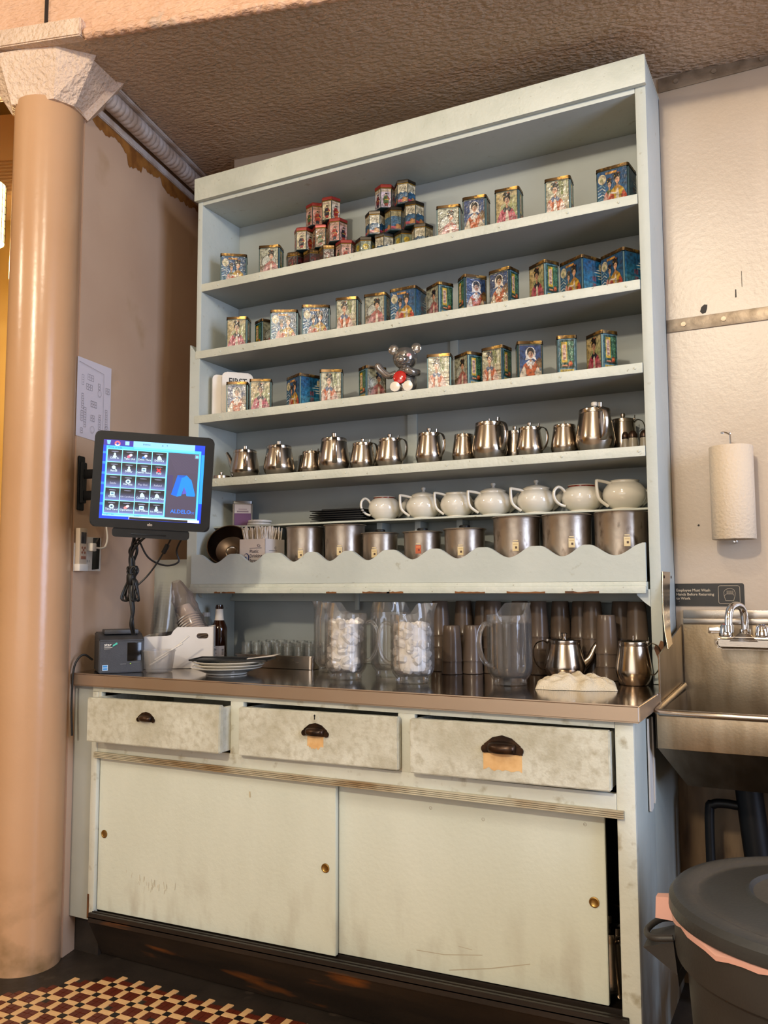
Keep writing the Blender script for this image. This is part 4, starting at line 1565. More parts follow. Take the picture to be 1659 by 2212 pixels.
Z4 = ZS[3] + .0003
for lab, x, y, r, h, hd, sp, kn in (
        ('steel teapot without knob, spout to the left, first from the left on the fourth shelf', .172, .085, .056, .110, -52, 172, None),
        ('large steel teapot, second from the left in front, handle facing the room', .324, .090, .058, .116, -58, None, 'pin'),
        ('small steel teapot set back between two larger ones, left half of the fourth shelf', .446, .120, .042, .090, -10, None, 'pin'),
        ('tall steel teapot with knob, handle facing the room, left half of the fourth shelf', .561, .088, .0575, .124, -58, None, 'cap'),
        ('small knobbed steel teapot right of the tall handle-first one on the fourth shelf', .671, .100, .045, .100, -12, None, 'cap'),
        ('knobbed steel teapot just left of the batten on the fourth shelf, handle right', .784, .088, .048, .104, -8, None, 'cap'),
        ('knobbed steel teapot just right of the batten on the fourth shelf, handle right', .935, .085, .0465, .110, -20, None, 'cap'),
        ('small steel teapot half behind the big one right of centre', 1.050, .112, .041, .100, 100, None, 'pin'),
        ('big steel teapot right of centre on the fourth shelf, handle turned right', 1.150, .085, .058, .126, -32, None, 'pin'),
        ('knobbed steel teapot between two big ones, right half of the fourth shelf', 1.283, .092, .044, .100, -14, None, 'cap'),
        ('steel teapot touching the largest one, right end of the fourth shelf', 1.393, .105, .044, .100, 75, None, 'pin'),
        ('largest steel teapot with a pale knob, right end of the fourth shelf', 1.494, .083, .060, .136, -55, None, 'white')):
    steel_pot(lab, (x, y, Z4), r, h, hd, sp, kn)
for lab, x, y, r, h in (('steel teapot in the shade behind the big one right of centre', 1.205, .180, .044, .108), ('steel teapot in the shade behind the largest one, handle right', 1.560, .178, .046, .115),
                        ('steel teapot in the shade behind the second and third, left half', .385, .185, .040, .088), ('steel teapot in the shade behind the small knobbed one near the batten', .715, .185, .040, .100)):
    steel_pot(lab, (x, y, Z4), r, h, -5, None, 'cap')
t = thing('teapot_lid', 'loose steel teapot lid lying at the left end of the fourth shelf', 'lid', (.085, .055, Z4))
b = B()
lathe(b, [(0, .001), (.034, .001), (.036, .004), (.035, .014), (.012, .019), (0, .0195)], 28, cap=False)
mk('disc', b, m_teapot, t, angle=30)
b = B()
lathe(b, [(.004, .018), (.004, .022), (.007, .023), (.007, .029), (0, .030)], 14, cap=False)
mk('knob', b, m_teapot, t)
# shakers
for x, y, cap_, lab in ((1.585, .080, .0115, 'narrow glass shaker, leftmost of three at the right end of the fourth shelf'), (1.609, .072, .0150, 'glass shaker with dark ribbed top, middle of three on the fourth shelf'), (1.641, .078, .0140, 'glass shaker touching the right post, rightmost of three')):
    t = thing('glass_shaker', lab, 'shaker', (x, y, Z4), 0, 'glass shakers on the fourth shelf')
    b = B()
    lathe(b, [(0, .001), (cap_, .001), (cap_ * 1.05, .004), (cap_ * .85, .034), (cap_ * .85, .037), (0, .037)], 14, cap=False)
    mk('jar', b, M('shaker_glass', '#8c8474', .15, spec=.8), t, angle=30)
    b = B()
    lathe(b, [(cap_ * .9, .036), (cap_ * .95, .037), (cap_ * .95, .046), (cap_ * .7, .054), (cap_ * .4, .058), (0, .058)], 14, cap=False)
    mk('top', b, m_bronze, t, angle=30)

# ------------------------------------------------------------------ white china teapots
ZC = 1.4113


def china_pot(label, loc, r, h, lid, square, band, rot=0.0):
    t = thing('china_teapot', label, 'teapot', loc, rot, 'white china teapots on the thin shelf')
    b = B()
    prof = [(0, .001), (.58, .001), (.60, .03), (.58, .06), (.80, .17), (.97, .38), (1.0, .52), (.95, .70), (.80, .86), (.66, .93), (.66, .97), (.70, .985), (.69, 1.0), (.62, 1.0), (.60, .95), (.7, .8), (.7, .4), (0, .2)]
    lathe(b, [(a * r, c * h if c > .001 else c) for a, c in prof], 40, cap=False)
    mk('body', b, m_china, t, angle=50)
    if band:
        b = B()
        lathe(b, [(.675 * r, .925 * h), (.672 * r, .968 * h), (.660 * r, .968 * h), (.660 * r, .925 * h)], 40, cap=False)
        mk('red_band', b, m_redband, t, label='patterned dark red band')
    b = B()
    if square:
        hp = [(-.66 * r, 0, .90 * h), (-.95 * r, 0, .955 * h), (-1.30 * r, 0, .99 * h), (-1.36 * r, 0, .96 * h), (-1.34 * r, 0, .62 * h), (-1.28 * r, 0, .42 * h), (-1.12 * r, 0, .28 * h), (-.82 * r, 0, .13 * h)]
    else:
        hp = [(-.86 * r, 0, .72 * h), (-1.0 * r, 0, .86 * h), (-1.22 * r, 0, .93 * h), (-1.42 * r, 0, .80 * h), (-1.45 * r, 0, .58 * h), (-1.32 * r, 0, .38 * h), (-1.1 * r, 0, .26 * h), (-.88 * r, 0, .22 * h)]
    tube(b, spline(hp, 5), .095 * r, 12, .075 * r, side=(0, 1, 0))
    mk('handle', b, m_china, t)
    b = B()
    sp = spline([(.72 * r, 0, .30 * h), (1.05 * r, 0, .46 * h), (1.25 * r, 0, .72 * h), (1.42 * r, 0, .92 * h)], 5)
    tube(b, sp, [r * (.30 - .19 * k / (len(sp) - 1)) for k in range(len(sp))], 14)
    mk('spout', b, m_china, t)
    if lid:
        b = B()
        lathe(b, [(.68 * r, .985 * h), (.69 * r, 1.01 * h), (.55 * r, 1.08 * h), (.28 * r, 1.14 * h), (.09 * r, 1.16 * h), (0, 1.16 * h)], 36, cap=False)
        l = mk('lid', b, m_china, t)
        b = B()
        lathe(b, [(.10 * r, 1.15 * h), (.07 * r, 1.20 * h), (.13 * r, 1.27 * h), (.12 * r, 1.33 * h), (.06 * r, 1.36 * h), (0, 1.365 * h)], 18, cap=False)
        mk('knob', b, m_china, l)
    return t


CR = math.radians(37)
for lab, x, r, h, lid, sq, bd in (
        ('white china teapot with red band, round handle, no lid, leftmost in its row', .722, .058, .084, 0, 0, 1),
        ('white china teapot with lid and square handle, second from the left', .874, .061, .082, 1, 1, 0),
        ('lidless white china teapot with square handle, third from the left', 1.000, .058, .084, 0, 1, 0),
        ('lidded white china teapot at the centre of its row, square handle', 1.130, .064, .082, 1, 1, 0),
        ('lidded white china teapot, fifth from the left, widest belly with knob', 1.278, .064, .083, 1, 1, 0),
        ('white china teapot with red band near the right end of its row', 1.428, .065, .085, 0, 0, 1),
        ('lidless white china teapot with square handle, touching the right post', 1.560, .067, .092, 0, 1, 0)):
    china_pot(lab, (x, .168, ZC), r, h, lid, sq, bd, CR)

# stack of black trays, white lids and a purple tin on the thin shelf
for k in range(6):
    t = thing('black_tray', '%s thin black tray from the bottom of the stack left of the china teapots' % ('first', 'second', 'third', 'fourth', 'fifth', 'sixth')[k], 'tray', (.565 + .006 * math.sin(k * 2), .162, ZC + .0002 + k * .0078), math.radians(3 + 2 * math.sin(k)), 'black trays in one stack')
    b = B()
    box(b, -.115, .10, -.055, .055, 0, .0028, .001)
    box(b, -.070, .085, -.045, .045, .0028, .0072, .001)
    mk('plate', b, m_black, t)
for k, lab in enumerate(('white plastic lid at the bottom of the pair beside the purple tin', 'white plastic lid on top of the pair beside the purple tin')):
    t = thing('white_cover', lab, 'lid', (.190 + .004 * k, .155, ZC + .0002 + k * .0105), 0, 'white plastic lids on the thin shelf')
    b = B()
    lathe(b, [(0, .001), (.042, .001), (.045, .003), (.045, .009), (.043, .0102), (.038, .0085), (0, .0085)], 36, cap=False)
    mk('disc', b, m_white, t, angle=30)
t = thing('purple_tin', 'square silver tin with a purple label on the left of the thin shelf', 'tin', (.100, .170, ZC + .0002), math.radians(38))
b = B()
box(b, -.037, .037, -.033, .033, 0, .092)
bmesh.ops.bevel(b, geom=[e for e in b.edges if abs(e.verts[0].co.z - e.verts[1].co.z) > .01], offset=.006, segments=3, affect='EDGES')
mk('body', b, M('silver_tin', '#9a9690', .3, .8), t)
b = B()
prism(b, rrect(-.0385, .0385, -.0345, .0345, .008, 3), .088, .098, 'z')
mk('lid', b, M('silver_tin_lid', '#8a8a88', .3, .9), t)
P = Print()
P.rect(-.031, .031, .004, .084, '#b4a8a4')
P.rect(-.031, .031, .004, .050, '#5a3358')
P.rect(-.022, .022, .054, .060, '#7a6a70')
P.rect(-.016, .016, .064, .068, '#8a7a7c')
P.build('front_label', m_flat, t, (0, -.0333, 0))
P = Print()
P.rect(-.028, .028, .004, .084, '#b9aaa0')
for k in range(3):
    P.rect(-.022, .022, .068 - k * .008, .0705 - k * .008, '#8b7d76')
for k in range(4):
    P.frame(-.022 + k * .011, -.014 + k * .011, .040, .048, .0012, '#6a5e5a')
for k in range(9):
    P.rect(-.004 + k * .0022, -.003 + k * .0022, .010, .022, '#2a2624')
P.build('side_label', m_flat, t, (-.0373, 0, 0), -PI / 2)

# ------------------------------------------------------------------ cans behind the scalloped board
ZL = 1.1905


def can(label, x, y, r, top, lidr, tagc, tilt=0, knob=True, tagz=1.295, taga=-62, stain=None):
    t = thing('metal_can', label, 'can', (x, y, ZL), 0, 'lidded metal cans behind the scalloped board')
    h = top - ZL
    b = B()
    lathe(b, [(0, .001), (.94 * r, .001), (r, .006), (r, .03), (.985 * r, h * .5), (r, h - .006), (1.02 * r, h), (.99 * r, h + .0005), (.97 * r, h - .006), (.95 * r, .02), (0, .02)], 44, cap=False)
    mk('body', b, m_alu, t, angle=40)
    b = B()
    lathe(b, [(0, h + .0005), (lidr, h + .0006), (lidr + .001, h + .003), (lidr - .003, h + .0052), (.6 * r, h + .0062), (0, h + .0072)], 44, cap=False)
    l = mk('lid', b, m_alu, t, angle=30)
    if knob:
        b = B()
        lathe(b, [(.010, h + .006), (.010, h + .009), (.018, h + .010), (.018, h + .015), (.014, h + .0175), (0, h + .018)], 20, cap=False)
        mk('knob', b, m_black, l, label='round black knob')
    if tagc:
        a = math.radians(taga)
        D = Vector((math.cos(a), math.sin(a), 0))
        P = Print()
        P.rect(-.0095, .0095, -.016, .012, tagc)
        P.rect(-.0075, .0075, .015, .0185, '#c9b48a')
        P.rect(-.0015, .005, -.008, -.001, '#4c3420' if tagc != '#b5542c' else '#7c2a14')
        P.rect(-.007, .007, .004, .007, '#b99f6c' if tagc != '#b5542c' else '#d88a54')
        p = D * (r + .0016)
        P.build('paper_tag', m_flat, t, (p.x, p.y, tagz - ZL), a + PI / 2)
    return t


TG = '#d3bd8e'
can('tall dented metal can just right of the drinking straw box', .442, .087, .067, 1.388, .070, TG, knob=False, tagz=1.295, taga=-72)
can('tall grey metal can, second to the right of the straw box', .606, .087, .071, 1.390, .076, TG, knob=False, tagz=1.302, taga=-75)
can('short metal can with black knob, third to the right of the straw box', .748, .083, .060, 1.357, .066, TG, tagz=1.292, taga=-82)
can('short metal can with orange paper tag', .908, .083, .062, 1.356, .068, '#b5542c', tagz=1.302, taga=-78)
can('short metal can with black knob just left of the three big cans', 1.058, .088, .066, 1.361, .071, TG, tagz=1.293, taga=-80)
can('big metal can, leftmost of the three tallest on the right', 1.236, .088, .074, 1.392, .079, TG, knob=False, tagz=1.302, taga=-75)
can('big metal can, middle of the three tallest on the right', 1.398, .088, .075, 1.392, .078, TG, knob=False, tagz=1.309, taga=-65)
can('big metal can at the right post, rightmost of the three tallest', 1.564, .092, .080, 1.394, .081, TG, knob=False, tagz=1.309, taga=-68)

t = thing('steel_bowl', 'dark steel bowl leaning on its side at the left end of the scalloped board', 'bowl', (.110, .092, 1.312))
b = B()
lathe(b, [(0, 0), (.030, .001), (.058, .012), (.073, .040), (.079, .060), (.082, .060), (.0825, .0585), (.0765, .040), (.061, .010), (.032, -.002), (0, -.003)], 44, cap=False)
bw = mk('bowl', b, M('dark_steel', '#5a4c40', .3, 1.0, rvar=.08), t, angle=40)
b = B()
lathe(b, [(.016, .001), (.020, .003), (.024, .001)], 28, cap=False)
mk('bottom_ring', b, m_steel, bw)
bw.rotation_euler = (math.radians(66), 0, math.radians(24))

t = thing('straw_box', 'white card box of Plastic Drinking Straws behind the scalloped board', 'box', (.262, .074, ZL), math.radians(-4))
b = B()
w_, d_, h_ = .060, .056, .162
for q in ((-w_, w_, -d_, -d_ + .0015), (-w_, w_, d_ - .0015, d_), (-w_, -w_ + .0015, -d_, d_), (w_ - .0015, w_, -d_, d_)):
    box(b, q[0], q[1], q[2], q[3], 0.001, h_)
box(b, -w_, w_, -d_, d_, .001, .003)
mk('carton', b, m_card, t, smooth=False)
P = Print()
P.text('Plastic', -.012, .112, .0165, '#23203a', 'L', True)
P.text('Drinking', -.012, .095, .0165, '#23203a', 'L', True)
P.text('Straws', -.012, .078, .0165, '#23203a', 'L', True)
P.rect(-.012, .044, .128, .1295, '#1d2250')
P.ell(-.026, .094, .013, .017, '#1f2a5c')
P.ell(-.028, .094, .010, .014, '#d8cbc0')
P.ell(-.030, .092, .008, .007, '#8fa0c0')
P.line([(-.044, .088), (-.032, .098), (-.028, .086)], .003, '#1f2a5c')
P.ell(.030, .138, .007, .005, '#2a2a4a')
P.ell(.031, .138, .0055, .0037, '#d8cbc0')
P.text('cup', .034, .135, .006, '#2a2a4a', bold=True)
P.build('front_print', m_flat, t, (0, -d_ - .0002, 0))
P = Print()
P.rect(-.034, .012, .119, .1205, '#1d2250')
P.ell(.004, .130, .006, .005, '#2a2a4a')
P.ell(.005, .130, .0047, .0037, '#d8cbc0')
P.build('side_print', m_flat, t, (w_ + .0002, 0, 0), PI / 2)
b = B()
rs = random.Random(11)
for k in range(230):
    x, y = rs.uniform(-.053, .053), rs.uniform(-.048, .048)
    lx, ly = rs.uniform(-.03, .03) + x * .25, rs.uniform(-.03, .03) + y * .25
    z1 = .200 + rs.uniform(-.008, .012)
    tube(b, [(x, y, .02), (x + lx * .05, y + ly * .05, .150), (x + lx * .35, y + ly * .35, z1)], .0026, 5, .0017)
o = mk('paper_straws', b, M('paper_wrapped_straws', '#ddd0c0', .8, col2='#cbbda9', vs=60), None, loc=(.262, .074, ZL), rotz=math.radians(-4))
tag(o, 'bunch of paper wrapped straws standing in the straw box', 'straws')
o['kind'] = 'stuff'

# ------------------------------------------------------------------ on the worktop: pitchers
ZT = 0.9003


def pitcher(label, x, y, spout, handle, fill=None, lvl=.185):
    t = thing('plastic_pitcher', label, 'pitcher', (x, y, ZT), 0, 'clear plastic pitchers on the worktop')
    a = math.radians(spout)
    R, H = .0635, .196

    def mod(ang_, r, z):
        d = math.cos(ang_ - a)
        if r > .02 and .03 < z < .18:
            r = r + .0011 * (1 if math.cos(ang_ * 14) > 0 else -1)
        if z > .18:
            k = min(1.0, max(0.0, (d + .05) / .55))
            k = k * k * (3 - 2 * k)
            e = (z - .18) / .016
            z = z + .034 * k * e
            r = r - .007 * k * e * e + .018 * max(0.0, (d - .95) / .05) * e * e
        return r, z
    b = B()
    prof = [(0, .001), (.048, .001), (.049, .004), (.047, .010), (.050, .016), (.058, .026), (.0625, .040), (R, .06), (R, .176), (R + .0008, .180), (R + .0008, .184), (R + .0009, .188), (R + .0009, .192), (R + .0010, H),
            (R - .0015, H), (R - .0018, .192), (R - .002, .188), (R - .0022, .184), (R - .0025, .180), (R - .0035, .174), (R - .0035, .05), (.055, .030), (.045, .020), (0, .020)]
    lathe(b, prof, 84, mod=mod, cap=False)
    mk('body', b, m_pitcher, t, angle=50)
    h = math.radians(handle)
    D = Vector((math.cos(h), math.sin(h), 0))
    sd = Vector((-math.sin(h), math.cos(h), 0))
    b = B()
    hp = [D * (R - .001) + Vector((0, 0, .168)), D * (R + .018) + Vector((0, 0, .172)), D * (R + .033) + Vector((0, 0, .150)), D * (R + .037) + Vector((0, 0, .115)), D * (R + .028) + Vector((0, 0, .080)), D * (R + .014) + Vector((0, 0, .060)), D * (R - .001) + Vector((0, 0, .054))]
    tube(b, spline(hp, 6), .0105, 12, .006, side=sd)
    mk('handle', b, m_pitcher, t)
    if fill == 'ice':
        b = B()
        ri = random.Random(int(x * 1000))
        for z in range(9):
            for k in range(11):
                rr_ = (R - .020) * math.sqrt(ri.random()) if k > 6 else R - .021
                aa = ri.uniform(0, 2 * PI)
                s = ri.uniform(.012, .017)
                m = Matrix.Translation((rr_ * math.cos(aa), rr_ * math.sin(aa), .038 + z * (lvl - .05) / 8 + ri.uniform(-.004, .004))) @ Matrix.Rotation(ri.uniform(0, 3), 4, Vector((ri.random(), ri.random(), ri.random() + .1)).normalized())
                c = bmesh.ops.create_cube(b, size=1, matrix=m @ Matrix.Diagonal((s * 2, s * 1.7, s * 1.4, 1)))
                bmesh.ops.bevel(b, geom=list({e for v in c['verts'] for e in v.link_edges}), offset=s * .35, segments=1, affect='EDGES')
        lathe(b, [(0, .03), (R - .018, .035), (R - .016, lvl - .012), (0, lvl - .008)], 24, cap=False)
        o = mk('ice_cubes', b, m_ice, None, smooth=False, loc=(x, y, ZT))
        tag(o, 'ice filling the ' + ('pitcher with its handle on the right' if handle > -90 and handle < 90 else 'pitcher with its handle on the left'), 'ice')
        o['kind'] = 'stuff'
    elif fill == 'water':
        b = B()
        lathe(b, [(0, .0215), (.044, .0215), (.054, .031), (R - .0045, .051), (R - .0045, .172), (0, .172)], 60, cap=False)
        o = mk('water', b, m_water, None, loc=(x, y, ZT), angle=60)
        tag(o, 'clear water filling the pitcher that stands alone in front of the tumblers', 'water')
        o['kind'] = 'stuff'


pitcher('clear plastic pitcher at the back left, half hidden behind the ice pitcher', .640, -.050, 195, 60)
pitcher('clear plastic pitcher full of ice, handle on its right', .792, -.232, 200, 15, 'ice', .178)
pitcher('clear plastic pitcher standing back between the two ice pitchers', .880, -.100, -75, 105)
pitcher('clear plastic pitcher full of ice, handle on its left', 1.020, -.238, 15, 205, 'ice', .172)
pitcher('clear plastic pitcher of water standing alone in front of the brown tumblers', 1.292, -.165, 55, -128, 'water')


def dark_tumbler(b):
    pr = [(.0255, 0)]
    # upside down: wide mouth below, narrow base on top
    prof = [(.0325, .001), (.0335, .001), (.0335, .006), (.0325, .008), (.0312, .045), (.0285, .084), (.0282, .088), (.0262, .112), (.0245, .115), (0, .115),
            ]
    lathe(b, prof, 30, cap=False)
    lathe(b, [(.0325, .001), (.0305, .008), (.0265, .086), (.0245, .111), (0, .111)], 30, cap=False)


tumbler0 = None
ORD = ('bottom', 'second', 'third', 'fourth', 'top')
STK = [(.955, .115, 4, 'tall stack touching the right ice pitcher'), (1.026, .150, 4, 'second tall stack from the left'), (1.030, .035, 2, 'short front stack right of the ice pitcher'), (1.086, .075, 2, 'short stack behind the leftmost short one'),
       (1.090, .168, 4, 'third tall stack from the left'), (1.140, .120, 4, 'tall stack just left of the water pitcher'), (1.215, .168, 4, 'tall stack behind the water pitcher'), (1.285, .140, 4, 'tall stack just right of the water pitcher'), (1.350, .165, 4, 'tall stack behind the worktop teapot'),
       (1.415, .168, 4, 'tall stack behind the teapot spout'), (1.462, .125, 4, 'tall stack right of the teapot spout'), (1.519, .055, 3, 'shorter front stack right of the teapot'), (1.540, .166, 4, 'tall stack second from the right post'), (1.597, .115, 4, 'tall stack at the right post')]
for x, y, n, wh in STK:
    for k in range(n):
        dz = (.231 - .116) / 3 if n == 4 else .0383
        lab = '%s upside-down brown tumbler of the %s' % ('top' if k == n - 1 else ORD[k], wh)
        if tumbler0 is None:
            b = B()
            dark_tumbler(b)
            o = tumbler0 = mk('tumbler', b, m_tumbler, None, angle=30)
        else:
            o = inst('tumbler', tumbler0)
        o.location = (x, y, ZT + k * dz)
        tag(o, lab, 'tumbler', 'brown tumblers stacked under the ledge')

# tray of small glasses
tr = thing('steel_tray', 'deep steel tray holding upside-down glasses behind the plates', 'tray', (.402, .050, ZT), math.radians(1))
b = B()
prism(b, rrect(-.157, .157, -.105, .105, .014, 4), .001, .003, 'z')
pts = rrect(-.160, .160, -.108, .108, .016, 4)
n = len(pts)
lo = [b.verts.new((x * .985, y * .98, .002)) for x, y in pts]
hi = [b.verts.new((x * 1.0, y * 1.0, .044)) for x, y in pts]
ho = [b.verts.new((x * 1.025, y * 1.035, .0455)) for x, y in pts]
hd_ = [b.verts.new((x * 1.025, y * 1.035, .042)) for x, y in pts]
for i in range(n):
    j = (i + 1) % n
    for A, C in ((lo, hi), (hi, ho), (ho, hd_)):
        b.faces.new((A[i], A[j], C[j], C[i]))
mk('pan', b, m_steel, tr, angle=40)
g0 = None
NTH = ('first', 'second', 'third', 'fourth', 'fifth', 'sixth', 'seventh', 'eighth', 'ninth', 'tenth', 'eleventh', 'twelfth', 'thirteenth', 'fourteenth', 'fifteenth', 'sixteenth', 'seventeenth')
for r_ in range(4):
    for c in range(7):
        if g0 is None:
            b = B()
            lathe(b, [(.0185, .001), (.0195, .001), (.0195, .004), (.0180, .078), (.0165, .082), (0, .082)], 22, cap=False)
            lathe(b, [(.0185, .001), (.0170, .070), (0, .070)], 22, cap=False)
            o = g0 = mk('small_glass', b, m_glass, None, angle=40)
        else:
            o = inst('small_glass', g0)
        o.location = (.402 - .132 + c * .044, .050 - .075 + r_ * .048 + (.004 if c % 2 else 0), ZT + .0032)
        tag(o, '%s glass from the left in the %s row of upside-down glasses on the steel tray' % (NTH[c], ('front', 'second', 'third', 'back')[r_]), 'glass', 'upside-down glasses on the steel tray')

# two steel teapots on the worktop
steel_pot('steel teapot on the worktop behind the folded cloth, spout to the right', (1.398, .030, ZT), .062, .118, 196, 20, 'cap', group='steel teapots on the worktop')
steel_pot('steel teapot on the worktop at the right edge', (1.612, -.030, ZT), .051, .122, -2, None, 'pin', group='steel teapots on the worktop')

# folded cloth
b = B()
nx, ny = 46, 26
grid = []
for i in range(nx + 1):
    row = []
    for j in range(ny + 1):
        U, V = i / nx * 2 - 1, j / ny * 2 - 1
        rr_ = max(0.0, 1 - abs(U) ** 6) ** .5
        h = .026 * rr_ * max(0.0, 1 - abs(V) ** 4) ** .4
        fold = math.exp(-((U - .03) / .42) ** 2)
        h += .0125 * fold * max(0.0, 1 - V * V) * (1 + .35 * math.sin(U * 17 + V * 2))
        h += .008 * math.exp(-((U + .42) / .16) ** 2) * (1 - V * V) + .005 * math.exp(-((U - .5) / .2) ** 2) * (1 - V * V)
        h += .0035 * math.sin(U * 15 + 3 * math.sin(V * 3 + U * 2)) * rr_ + .0022 * math.sin(V * 15 + U * 8) * rr_
        if V < -.2 and abs(U - .05) < .3:
            h -= .012 * math.exp(-((U - .05) / .18) ** 2) * (-V - .2)
        ww = .058 * (1 - .25 * U * U) * (1 + .06 * math.sin(U * 8))
        row.append(b.verts.new((U * .108, V * ww, max(.0008, h))))
    grid.append(row)
for i in range(nx):
    for j in range(ny):
        b.faces.new((grid[i][j], grid[i + 1][j], grid[i + 1][j + 1], grid[i][j + 1]))
bd = [e for e in b.edges if e.is_boundary]
r = bmesh.ops.extrude_edge_only(b, edges=bd)
for v in [v for v in r['geom'] if isinstance(v, bmesh.types.BMVert)]:
    v.co.z = 0.0004
o = mk('folded_cloth', b, m_rag, None, loc=(1.487, -.185, ZT), rotz=math.radians(14), angle=180)
tag(o, 'crumpled cream terry cloth lying at the front of the worktop', 'cloth')

# plates with black tray and paper on top
for k in range(3):
    if k == 0:
        b = B()
        lathe(b, [(0, .002), (.060, .002), (.062, .0005), (.066, .001), (.067, .005), (.085, .010), (.112, .0205), (.1145, .0215), (.1150, .0232), (.1130, .0242), (.098, .0190), (.072, .0100), (.06, .0080), (0, .0080)], 56, cap=False)
        p0 = o = mk('dinner_plate', b, m_china, None, angle=60)
    else:
        o = inst('dinner_plate', p0)
    o.location = (.372 + .006 * (k == 1), -.272 + .004 * k, ZT + k * .0092)
    tag(o, ('bottom', 'middle', 'top')[k] + ' white plate in the stack of three at the worktop front', 'plate', 'white plates stacked on the worktop')
t = thing('bill_tray', 'black plastic bill tray lying on the white plates', 'tray', (.385, -.255, ZT + .0436), math.radians(20))
b = B()
box(b, -.128, .128, -.062, .062, 0, .0022, .001)
for q in ((-.128, .128, -.062, -.056), (-.128, .128, .056, .062), (-.128, -.122, -.062, .062), (.122, .128, -.062, .062)):
    box(b, *q, .0015, .0055, .001)
mk('tray', b, m_black, t)
b = B()
for k in range(8):
    pass
ps = [(.060, -.052), (.140, -.020), (.150, .028), (.105, .020), (.055, -.012)]
va = [b.verts.new((x, y, .0066 + .010 * max(0, (x - .06) / .09) ** 2 * (1 + y * 4))) for x, y in ps]
vb_ = [b.verts.new((v.co.x, v.co.y, v.co.z + .0008)) for v in va]
b.faces.new(va)
b.faces.new(list(reversed(vb_)))
for i in range(5):
    b.faces.new((va[i], vb_[i], vb_[(i + 1) % 5], va[(i + 1) % 5]))
b2 = mk('paper_slip', b, m_paper, None, loc=(.385, -.255, ZT + .0436), rotz=math.radians(20), smooth=False)
tag(b2, 'crumpled white paper slip sticking out over the black bill tray', 'paper')

# beer bottle
t = thing('beer_bottle', 'brown beer bottle with white neck label behind the plates', 'bottle', (.100, .035, ZT))
b = B()
lathe(b, [(0, .001), (.027, .001), (.0302, .006), (.0302, .118), (.0290, .130), (.0215, .148), (.0160, .160), (.0140, .180), (.0125, .198), (.0150, .1985), (.0152, .206), (.0135, .2075), (.0132, .213), (.010, .214), (0, .214)], 34, cap=False)
mk('glass', b, m_beer, t, angle=40)
b = B()
lathe(b, [(.0180, .1565), (.0168, .1600), (.0148, .180), (.0136, .1975)], 34, cap=False)
mk('neck_label', b, m_paper, t)
a = math.radians(-52)
P = Print()
for k in range(6):
    P.rect(-.021 + k * .007, -.014 + k * .007, .018, .064, '#d3c6ba', True)
P.rect(-.008, .010, .058, .061, '#a8604c')
for z, w_ in ((.053, .008), (.049, .011), (.040, .006), (.036, .009), (.026, .012)):
    P.rect(-.018, -.018 + w_, z, z + .0022, '#5a504c')
for k in range(5):
    P.rect(.010, .018, .032 + k * .0045, .034 + k * .0045, '#3a3230')
o = P.build('body_label', m_flat, t)
for v in o.data.vertices:
    th = a + v.co.x / .0304
    rr_ = .0304 - v.co.y
    v.co = (rr_ * math.cos(th), rr_ * math.sin(th), v.co.z)

# clear water bottle behind the bin
t = thing('water_bottle', 'clear plastic water bottle behind the white bin', 'bottle', (.052, .020, ZT))
b = B()
lathe(b, [(0, .001), (.028, .001), (.031, .008), (.031, .06), (.029, .065), (.031, .07), (.031, .122), (.029, .134), (.020, .156), (.0135, .166), (.0130, .172)], 30, cap=False)
mk('bottle', b, m_glass, t)
b = B()
lathe(b, [(.0142, .170), (.0145, .171), (.0145, .184), (.0135, .1855), (0, .1855)], 20, cap=False)
mk('cap', b, film('clear_cap', '#d8dcdc', .3, white=1.0), t)
b = B()
lathe(b, [(0, .002), (.0295, .002), (.0295, .128), (0, .128)], 24, cap=False)
mk('liquid', b, m_water, t)

# white bin of cups
BR = math.radians(36)
bn = thing('plastic_bin', 'white plastic bin with oval hand hole holding the cup sleeves', 'bin', (.072, -.146, ZT), BR)
wb, db, hb_ = .118, .075, .142
b = B()
box(b, -wb * .94, wb * .94, -db * .9, db * .9, .001, .004)
# front wall: low on the left, stepping up to the right, with a slot


def wall(b, fn, pts):
    v0 = [b.verts.new(fn(s, z, 0)) for s, z in pts]
    v1 = [b.verts.new(fn(s, z, 1)) for s, z in pts]
    return v0, v1


front = [(-wb, .001), (wb, .001), (wb, hb_), (-.005, hb_), (-.018, hb_ - .012), (-.026, hb_ - .026), (-.040, hb_ - .030), (-wb, hb_ - .032)]
slot = rrect(.060, .100, hb_ - .040, hb_ - .022, .0088, 4)


def slotted(b, y0, y1, outer, hole, axis='y'):
    for y in (y0, y1):
        vo = [b.verts.new((x, y, z)) for x, z in outer]
        vh = [b.verts.new((x, y, z)) for x, z in hole]
        es = [b.edges.new((q[i], q[(i + 1) % len(q)])) for q in (vo, vh) for i in range(len(q))]
        bmesh.ops.triangle_fill(b, use_beauty=True, edges=es)
        if y == y0:
            keep = (vo, vh)
        else:
            for A, C in zip(keep, (vo, vh)):
                for i in range(len(A)):
                    j = (i + 1) % len(A)
                    b.faces.new((A[i], A[j], C[j], C[i]))


slotted(b, -db, -db + .003, front, slot)
back = [(-wb, .001), (wb, .001), (wb, hb_), (-wb, hb_ - .032)]
prism(b, back, db - .003, db)
prism(b, [(-db, .001), (db, .001), (db, hb_), (-db, hb_)], wb - .003, wb, 'x')
prism(b, [(-db, .001), (db, .001), (db, hb_ - .032), (-db, hb_ - .032)], -wb, -wb + .003, 'x')
mk('tub', b, m_binwhite, bn, smooth=False)


